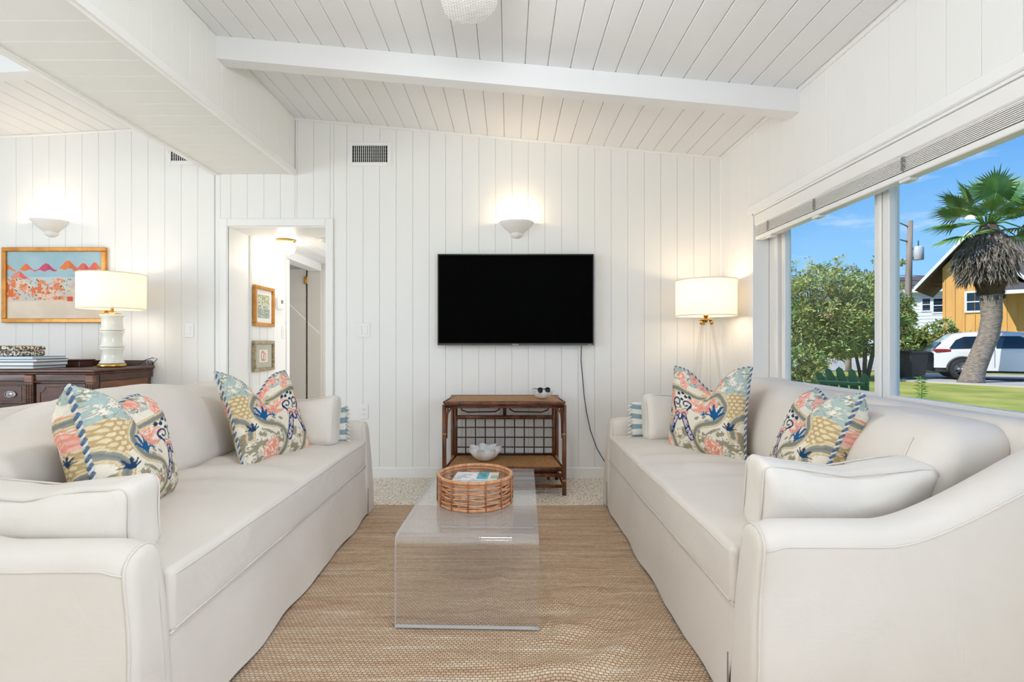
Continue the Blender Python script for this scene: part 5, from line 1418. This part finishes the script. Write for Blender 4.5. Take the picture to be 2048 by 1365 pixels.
shrub('oleander_shrub', 'second oleander with bare lower branches beside the window mullion', b0, 1.55, 1.3, 1.6, 560, .20, .026, [M['oleander'], M['olive'], M['olive']], 5, 12, lift=.9, sprigs=9)
b0 = og(1592, 17.5)
shrub('low_bush', 'low dense green bush at the foot of the tall oleander', b0, 1.0, .8, .62, 190, .18, .028, [M['oleander'], M['olive']], 9)
for px, Y, rx_, rz_, sd, lb in ((1812, 24.5, 1.3, 1.05, 12, 'dark bush below the utility pole'), (1866, 24.2, 1.3, 1.15, 14, 'tallest hedge bush behind the white car'), (1908, 24.4, 1.1, .85, 17, 'yellowish hedge bush in front of the ochre house')):
    shrub('hedge_bush', lb, og(px, Y), rx_, .9, rz_, 230, .20, .04, [M['olive'], M['oleander'], M['olive']] + ([M['yellowleaf']] if px > 1900 else []), sd, group='hedge bushes across the street', lift=.1)
shrub('dark_tree', 'dark leafy tree between the mullion and the utility pole', og(1799, 29), .75, .8, 1.3, 150, .22, .05, [M['oleander']], 21, lift=1.3, cat='tree')
for px, Y, s_, lb in ((1600, 52, 3.2, 'distant tree across the street seen through the oleander'), (1700, 56, 2.6, 'distant low tree at the end of the street'), (1770, 50, 2.2, 'distant tree behind the mullion')):
    shrub('distant_tree', lb, og(px, Y), s_ * 1.3, s_, s_ * .62, 170, .5, .12, [M['olive'], M['oleander']], int(px), lift=.4, cat='tree', group='trees across the street')
# little seedling on the lawn
t = thing('seedling', 'small dark green seedling standing in the lawn', 'plant', og(1842, 11.6)); rng = random.Random(4)
MB().tube([(0, 0, 0), (0.02, 0, .35), (0, 0, .62)], [.012, .008, .004], 6).build('stem', M['frond'], t)
vs, fs = leaf_mesh([((0, 0, z), (math.cos(k * 2.4), math.sin(k * 2.4), .4)) for k, z in enumerate([.06 + .012 * i for i in range(48)])], rng, .14, .016)
MB().add(vs, fs).build('foliage', M['frond'], t, fix=False)

# fan palm ------------------------------------------------------------
PY = 17.6; pb = og(1937, PY)
pm = thing('fan_palm', 'tall fan palm with a shaggy skirt standing on the lawn', 'palm tree', pb)
def trunk(z): return Vector((.10 + .62 * sm(0, 2.2, z) + .06 * math.sin(z * .9), 0, z))
zs = [0, .15, .5, 1, 1.6, 2.2, 2.8, 3.1]
MB().tube([trunk(z) for z in zs], [.40, .33, .30, .285, .28, .275, .29, .32], 16).build('trunk', M['bark'], pm)
bt = MB(); bt.tube([trunk(z) for z in (3.0, 3.5, 4.2, 4.9, 5.3)], [.34, .42, .46, .40, .22], 16)
rng = random.Random(11)
for k in range(170):
    z = rng.uniform(2.75, 5.0); a = rng.uniform(0, 6.28); p = trunk(z); rr = .34 + .1 * sm(3, 3.6, z)
    d = Vector((math.cos(a), math.sin(a), 0)); s_ = Vector((-d.y, d.x, 0)) * .05
    q = p + d * rr; b = q + d * .10 + Vector((0, 0, rng.uniform(.1, .22)))
    bt.add([q - s_, q + s_, b], [(0, 1, 2)])
bt.build('boots', M['boots'], pm, fix=False)
CR = trunk(5.25) + Vector((0, 0, .2))
# dead skirt
pts = []
for k in range(2600):
    a = rng.uniform(0, 6.28); u = rng.random(); r = .36 + .50 * math.sin(min(1, u * 1.15) * PI * .75) * (1.0 if math.cos(a) < .3 else .35)
    z = 5.05 - 1.45 * u; p = trunk(max(z, 3)) + Vector((math.cos(a) * r, math.sin(a) * r, 0)); p.z = z
    pts.append((p, (math.cos(a) * .25 + rng.gauss(0, .25), math.sin(a) * .25 + rng.gauss(0, .25), -1)))
vs, fs = leaf_mesh(pts, rng, .42, .022, 0); o = MB().add(vs, fs).build('dead_skirt', M['thatch'], pm, fix=False); o['kind'] = 'stuff'
# fronds: petiole and a pleated fan
def frond(az, el, pl, fr, seed):
    rng = random.Random(seed); dirv = Vector((math.cos(az) * math.cos(el), math.sin(az) * math.cos(el), math.sin(el)))
    tip = CR + dirv * pl + Vector((0, 0, -.08 * pl * math.cos(el))); f = MB()
    f.tube([CR + Vector((math.cos(az) * .1, math.sin(az) * .1, -.1)), CR.lerp(tip, .5) + Vector((0, 0, .08)), tip], [.035, .026, .018], 5)
    side = dirv.cross(Vector((0, 0, 1))).normalized(); up = side.cross(dirv)
    for k in range(34):
        th = -2.0 + 4.0 * k / 33; l = fr * (1 - .16 * abs(th) / 2) * rng.uniform(.9, 1.06)
        d = (dirv * math.cos(th) + side * math.sin(th) + up * .22 * math.cos(th * .8)).normalized()
        w_ = d.cross(up).normalized() * l * .036
        m_ = tip + d * l * .6; e_ = tip + d * l + Vector((0, 0, -l * rng.uniform(.05, .22))); b = up * .02
        f.add([tip, m_ + w_, e_, m_ - w_, m_ + b], [(0, 1, 4), (1, 2, 4), (2, 3, 4), (3, 0, 4)])
    return f.build('frond', M['frond'], pm, fix=False)
spec = [(PI, .22, 1.0, 1.0), (PI * .98, -.12, 1.05, 1.0), (PI * 1.03, -.48, 1.0, 1.05), (PI * .9, .62, .95, 1.0), (PI * 1.5, 1.25, .95, 1.05), (PI * .8, 1.0, .9, 1.0), (.12, .95, 1.0, 1.1), (-.1, .58, 1.05, 1.1), (.05, .20, 1.05, 1.05),
        (-.12, -.15, 1.0, 1.0), (-.1, -.48, .95, .95), (PI * 1.3, .3, .8, .85), (PI * 1.7, .35, .85, .9), (PI * .5, .6, .9, .95), (PI * 1.5, .15, .6, .7), (PI * .4, 1.2, .9, 1.0)]
for k, s_ in enumerate(spec): frond(*s_, seed=50 + k)

# white car -----------------------------------------------------------
CY = 19.9; cbx = og(1857, CY)
car = thing('parked_car', 'white sport utility car parked behind the fan palm', 'car', (cbx.x, CY, GZ + .05), -.50)
CLn, CWi = 4.75, 1.95
def car_section(x):
    """roof or bonnet height, sill height and half width along the car"""
    top = [(0, .98), (.06, 1.16), (.25, 1.36), (.62, 1.66), (1.1, 1.73), (2.0, 1.74), (2.6, 1.68), (3.3, 1.18), (3.8, 1.10), (4.45, .98), (4.75, .72)]
    for (a, b), (c, d) in zip(top[:-1], top[1:]):
        if a <= x <= c: return b + (d - b) * (x - a) / (c - a)
    return .7
body = MB(); NXc = 60
def carpt(u, v):
    x = CLn * u; t = car_section(x); lo = .34 if .1 < u < .96 else .42
    belt = min(1.08, t - .03); hw = CWi / 2 * (1 - .10 * abs(2 * u - 1) ** 4)
    th = v * 2 - 1; sd = 1 if th < 0 else -1; a = 1 - abs(th)      # a: 0 at the sill, 1 on the roof centre
    if a < .30: y, z = hw, lo + (belt - lo) * a / .30
    elif a < .62:
        q = (a - .30) / .32; y = hw - .20 * q * min(1, max(0, (t - 1.08)) / .6); z = belt + (t - .06 - belt) * q
    else:
        q = (a - .62) / .38; top = t - .06 + .06 * math.sin(min(1, q * 2.2) * PI / 2); y = (hw - .20 * min(1, max(0, t - 1.08) / .6)) * (1 - q) ; z = top
    return Vector((x, -sd * y, z))
body.grid(carpt, NXc, 61); body.build('body', M['carpaint'], car, fix=False)
MB().cbox(.05, CLn - .05, -CWi / 2 + .12, CWi / 2 - .12, .26, .55, .03).build('underbody', M['binplastic'], car)
def side_glass(pts, nm='window'):
    return MB().prism(pts, -CWi / 2 + .005, -CWi / 2 + .10, 'y')
for pts in ([(.42, 1.12), (.62, 1.42), (.86, 1.54), (1.62, 1.56), (1.60, 1.12)], [(1.70, 1.12), (1.72, 1.56), (2.35, 1.55), (2.95, 1.20), (2.97, 1.12)]):
    # glass leans in with the cabin
    vs = []; 
    for yy in (-1, 1):
        for off in (0, .02):
            vs += [(x, yy * (CWi / 2 + .006 - off - .20 * max(0, (z - 1.08)) / .58 * .98), z) for x, z in pts]
    n = len(pts); mbx = MB()
    for q in (0, 2): mbx.add(vs[q * n:(q + 2) * n], [list(range(n)), [n + k for k in range(n)][::-1]] + [(k, n + k, n + (k + 1) % n, (k + 1) % n) for k in range(n)])
    mbx.build('side_window', M['carglass'], car)
MB().prism([(.03, 1.14), (.21, 1.36), (.23, 1.35), (.05, 1.13)], -.75, .75, 'y').build('rear_window', M['carglass'], car)
MB().prism([(2.72, 1.62), (3.24, 1.24), (3.27, 1.26), (2.75, 1.645)], -.72, .72, 'y').build('windscreen', M['carglass'], car)
for X in (.80, 3.72):
    for yy in (-1, 1):
        wl = MB().lathe([(.262, -.12), (.34, -.12), (.375, -.08), (.375, .08), (.34, .12), (.262, .12)], 32, M=Matrix.Translation((X, yy * (CWi / 2 - .055), .375)) @ rot(PI / 2)).build('tyre', M['tyre'], car)
        rm = MB(); Rm = Matrix.Translation((X, yy * (CWi / 2 - .055), .375)) @ rot(PI / 2 * (1 if yy < 0 else -1))
        rm.lathe([(.255, -.1), (.262, .10), (.245, .115), (.235, .06)], 32, M=Rm); rm.lathe([(0, .10), (.06, .10), (.065, .08)], 16, M=Rm)
        for k in range(10):
            a = 2 * PI * k / 10 + (.12 if k % 2 else -.12); rm.box(.03, .25, -.016, .016, .07, .098, M=Rm @ Matrix.Rotation(a, 4, 'Z'))
        rm.build('wheel_rim', M['alloy'], wl); MB().lathe([(0, .02), (.24, .02)], 24, M=Rm).build('brake_shadow', M['dark'], wl)
        MB().tube([(X + .43 * math.cos(a), yy * (CWi / 2 - .01), .375 + .43 * math.sin(a)) for a in [PI * (-.06) + PI * 1.12 * k / 20 for k in range(21)]], .042, 8).build('wheel_arch', M['binplastic'], car)
MB().cbox(.02, .5, -CWi / 2 + .03, -CWi / 2 + .5, .98, 1.10, .03).build('tail_lamp', M['red'], car); MB().cbox(.02, .5, CWi / 2 - .5, CWi / 2 - .03, .98, 1.10, .03).build('tail_lamp', M['red'], car)
for yy in (-1, 1):
    soft(rbox(.20, .14, .15, .05, (4, 4, 4)), 'mirror', M['carpaint'], car).location = (2.86, yy * (CWi / 2 + .08), 1.17)
    for X in (1.18, 2.18): MB().cbox(X, X + .20, yy * (CWi / 2) - .012, yy * (CWi / 2) + .022, .98, 1.01, .006).build('door_handle', M['carpaint'], car)
    MB().box(.55, 4.2, yy * (CWi / 2 - .02) - .012, yy * (CWi / 2 - .02) + .012, .36, .44).build('sill_trim', M['galv'], car)
    for X in (1.65, 2.98): MB().box(X, X + .012, yy * (CWi / 2 + .001) - .004, yy * (CWi / 2 + .001) + .004, .45, 1.08).build('door_gap', M['binplastic'], car)

# ochre house ---------------------------------------------------------
HYd = 27.5
hs = thing('ochre_house', 'ochre board sided house with a dark shingled roof behind the car', 'house', (24.15, HYd, GZ), -.80)
xl, xr, ev, az_, hw_ = -1.1, 2.3, 4.25, 7.0, 2.25       # wall ends, eave and apex height, half width of the gable roof
sl_ = (az_ - ev) / hw_
def gz(x): return az_ - .25 - abs(x) * sl_
MB().prism([(xl, 0), (xr, 0), (xr, gz(xr)), (0, gz(0)), (xl, gz(xl))], 0, 6, 'y').build('wall', M['siding'], hs)
x = xl + .1
while x < xr:
    MB().box(x - .02, x + .02, -.03, 0, 0, gz(x) - .03).build('batten', M['siding'], hs); x += .40
def roof_slab(xa, za, xb, zb_, y0_, y1_, th, m, nm, par=hs):
    return MB().prism([(xa, za), (xb, zb_), (xb, zb_ + th), (xa, za + th)], y0_, y1_, 'y').build(nm, m, par)
roof_slab(-hw_, ev, 0, az_, -.55, 6.2, .12, M['shingle'], 'roof')
roof_slab(0, az_, hw_ + .35, ev - .35 * sl_, -.55, 6.2, .12, M['shingle'], 'roof')
roof_slab(-hw_, ev - .06, 0, az_ - .06, -.62, -.55, .22, M['fascia'], 'bargeboard')
roof_slab(0, az_ - .06, hw_ + .35, ev - .35 * sl_ - .06, -.62, -.55, .22, M['fascia'], 'bargeboard')
MB().prism([(.6, ev - .2), (3.6, az_ + .02), (6.6, ev - .2)], .8, 12, 'x').build('main_roof', M['shingle'], hs)
MB().box(xr, 12, .9, 6.2, 0, ev - .1).build('wing_wall', M['siding'], hs)
MB().box(3.0, 3.9, 3.4, 4.1, az_ - .6, az_ + .75).build('chimney', M['fascia'], hs)
def hwin(x0_, x1_, z0_, z1_, par, yy=0):
    w_ = thing('window', None, None); w_.parent = par
    for r in ((x0_ - .1, x0_, z0_ - .1, z1_ + .1), (x1_, x1_ + .1, z0_ - .1, z1_ + .1), (x0_, x1_, z1_, z1_ + .1), (x0_, x1_, z0_ - .1, z0_), (x0_, x1_, (z0_ + z1_) / 2 - .03, (z0_ + z1_) / 2 + .03)):
        MB().box(r[0], r[1], yy - .07, yy + .01, r[2], r[3]).build('frame', M['fascia'], w_)
    MB().box(x0_, x1_, yy - .03, yy - .01, z0_, z1_).build('pane', M['carglass'], w_)
hwin(-.10, .50, 3.05, 3.98, hs)
pz = 3.75
MB().box(.95, 9, -1.75, -1.65, pz - .02, pz + .16).build('porch_fascia', M['fascia'], hs)
MB().prism([(-1.70, pz + .06), (0, pz + .55), (0, pz + .67), (-1.70, pz + .18)], .95, 9, 'x').build('porch_roof', M['shingle'], hs)
for X in (2.9, 5.4): MB().cbox(X, X + .14, -1.72, -1.58, 0, pz, .01).build('porch_post', M['fascia'], hs)
# flower boxes on the porch rail
MB().box(.95, 9, -1.70, -1.62, 1.55, 1.62).build('porch_rail', M['fascia'], hs)
# white house
wh = thing('white_house', 'white house with a low grey roof behind the hedge', 'house', (.779 * 40, 40, GZ), -.66)
we = 5.15 - GZ
MB().box(-3.2, 1.9, 0, 6, 0, we).build('wall', M['whiteside'], wh)
for k in range(16): MB().box(-3.2, 1.9, -.03, 0, we - .25 * (k + 1), we - .25 * (k + 1) + .03).build('clapboard', M['whiteside'], wh)
MB().prism([(-.6, we - .05), (3, we + 1.35), (6.6, we - .05), (6.6, we - .17), (-.6, we - .17)], -3.4, 2.1, 'x').build('roof', M['shingle'], wh)
MB().box(-3.4, 2.1, -.68, -.6, we - .25, we + .02).build('fascia', M['fascia'], wh)
hwin(.3, .75, we - 1.6, we - .7, wh); hwin(.95, 1.5, we - 1.75, we - .75, wh)
# low wall and bins behind the car
lw = thing('garden_wall', 'low grey block wall below the hedge', 'wall', og(1822, 23.0))
for r in range(3):
    for k in range(7): MB().cbox(-1.5 + .42 * k + (.2 if r % 2 else 0), -1.09 + .42 * k + (.2 if r % 2 else 0), -.1, .1, .05 + .2 * r, .245 + .2 * r, .008).build('block', M['stonewall'], lw)
for px, Y, lb in ((1826, 19.4, 'dark wheeled bin standing by the tail of the white car'), (1808, 20.6, 'dark wheeled bin in front of the low block wall')):
    wbn = thing('wheeled_bin', lb, 'bin', og(px, Y) + Vector((0, 0, .045)), 0, 'bins by the driveway')
    MB().add([(-.24, -.26, .06), (.24, -.26, .06), (.24, .26, .06), (-.24, .26, .06), (-.30, -.34, .95), (.30, -.34, .95), (.30, .34, .95), (-.30, .34, .95)], [(0, 3, 2, 1), (0, 1, 5, 4), (1, 2, 6, 5), (2, 3, 7, 6), (3, 0, 4, 7), (4, 5, 6, 7)]).build('body', M['binplastic'], wbn)
    MB().cbox(-.32, .32, -.36, .38, .95, 1.02, .02).build('lid', M['binplastic'], wbn); MB().tube([(-.25, .40, .96), (.25, .40, .96)], .018, 8).build('handle', M['binplastic'], wbn)
    for s_ in (-1, 1): MB().lathe([(0, -.03), (.11, -.03), (.12, 0), (.11, .03), (0, .03)], 18, M=Matrix.Translation((s_ * .27, .24, .12)) @ rot(0, PI / 2)).build('wheel', M['tyre'], wbn)

# utility pole ---------------------------------------------------------
UY = 31.0; up_ = thing('utility_pole', 'wooden utility pole with a grey transformer drum', 'utility pole', og(1813, UY)); uz = UY / F
ptop = EYE - (442 - VY) * uz - GZ
MB().tube([(0, 0, 0), (.12, 0, ptop * .6), (.22, 0, ptop)], [.20, .17, .14], 12).build('pole', M['pole'], up_)
MB().tube([(-.75, 0, ptop + .05), (.1, 0, ptop - .35)], .045, 6).build('bracket', M['pole'], up_); MB().tube([(-.8, 0, ptop - 1.0), (.15, 0, ptop - 1.25)], .045, 6).build('bracket', M['pole'], up_)
for p in ((-.75, 0, ptop + .05), (-.8, 0, ptop - 1.0)): MB().lathe([(0, 0), (.05, .02), (.04, .08), (.06, .12), (.03, .2), (0, .2)], 10, c=p).build('insulator', M['galv'], up_)
tz_ = EYE - (521 - VY) * uz - GZ
MB().lathe([(0, 0), (.24, 0), (.27, .03), (.27, .72), (.22, .80), (0, .82)], 20, c=(.62, -.1, tz_)).build('transformer', M['galv'], up_)
MB().tube([(.62, -.1, tz_ + .8), (.62, -.1, tz_ + 1.15)], .03, 6).build('bushing', M['binplastic'], up_); MB().cbox(.15, .4, -.12, -.06, tz_ + .2, tz_ + .6, .01).build('mount', M['galv'], up_)
for k, (za, zb_) in enumerate(((ptop - 3.2, 4.5), (ptop - 3.5, 4.1), (ptop - 3.8, 4.2))):
    a = Vector((0.1, 0, za)); b = Vector((16, -2.5, zb_ + 1.0)); MB().tube([a.lerp(b, i / 10) - Vector((0, 0, .5 * math.sin(PI * i / 10))) for i in range(11)], .014, 4).build('wire', M['black'], up_)
    b = Vector((-16, 4, za + .3)); MB().tube([a.lerp(b, i / 10) - Vector((0, 0, .4 * math.sin(PI * i / 10))) for i in range(11)], .014, 4).build('wire', M['black'], up_)

# short post under the oleander
tag(MB().tube([(0, 0, 0), (0, 0, .55), (.02, 0, 1.05)], [.13, .12, .11], 10).build('wooden_post', M['pole']), 'short brown wooden post under the oleander', 'post').location = og(1697, 25)

# adirondack chair ------------------------------------------------------
ac = thing('lawn_chair', 'dark green slatted lawn chair on the grass by the window', 'chair', (5.72, 8.6, GZ), math.radians(-58)); ac.scale = (1.03, 1.03, 1.03)
# local: chair faces +x'... back leans to -y
for k in range(5):
    xx = -.25 + .125 * k; top = .70 + .09 * math.cos((k - 2) * .75)
    sp_ = .16 * (k - 2) / 2
    Rb = Matrix.Translation((xx * .8, -.22, .26)) @ rot(math.radians(28)) @ Matrix.Rotation(-.10 * (k - 2) * -1, 4, 'Y')
    pl = [(-.052, 0), (.052, 0), (.058, top * .8), (.045, top * .95), (0, top), (-.045, top * .95), (-.058, top * .8)]
    MB().prism(pl, -.01, .01, 'y', M=Rb).build('back_slat', M['green'], ac)
for z in (.22, .52): MB().cbox(-.33, .33, -.035, -.012, z - .03, z + .03, .004, M=Matrix.Translation((0, -.22, .26)) @ rot(math.radians(28))).build('back_batten', M['green'], ac)
for k in range(6): MB().cbox(-.27, .27, -.18 + .10 * k, -.10 + .10 * k, .27 + .018 * k, .29 + .018 * k, .004).build('seat_slat', M['green'], ac)
for s_ in (-1, 1):
    MB().cbox(s_ * .36 - .06, s_ * .36 + .06, -.42, .42, .545, .567, .006).build('arm', M['green'], ac)
    MB().cbox(s_ * .31 - .012, s_ * .31 + .012, .32, .41, 0, .545, .004).build('leg', M['green'], ac)
    MB().prism([(-.55, 0), (-.40, 0), (.40, .30), (.40, .38), (.30, .38), (-.2, .26)], s_ * .285 - .011, s_ * .285 + .011, 'x').build('leg', M['green'], ac)
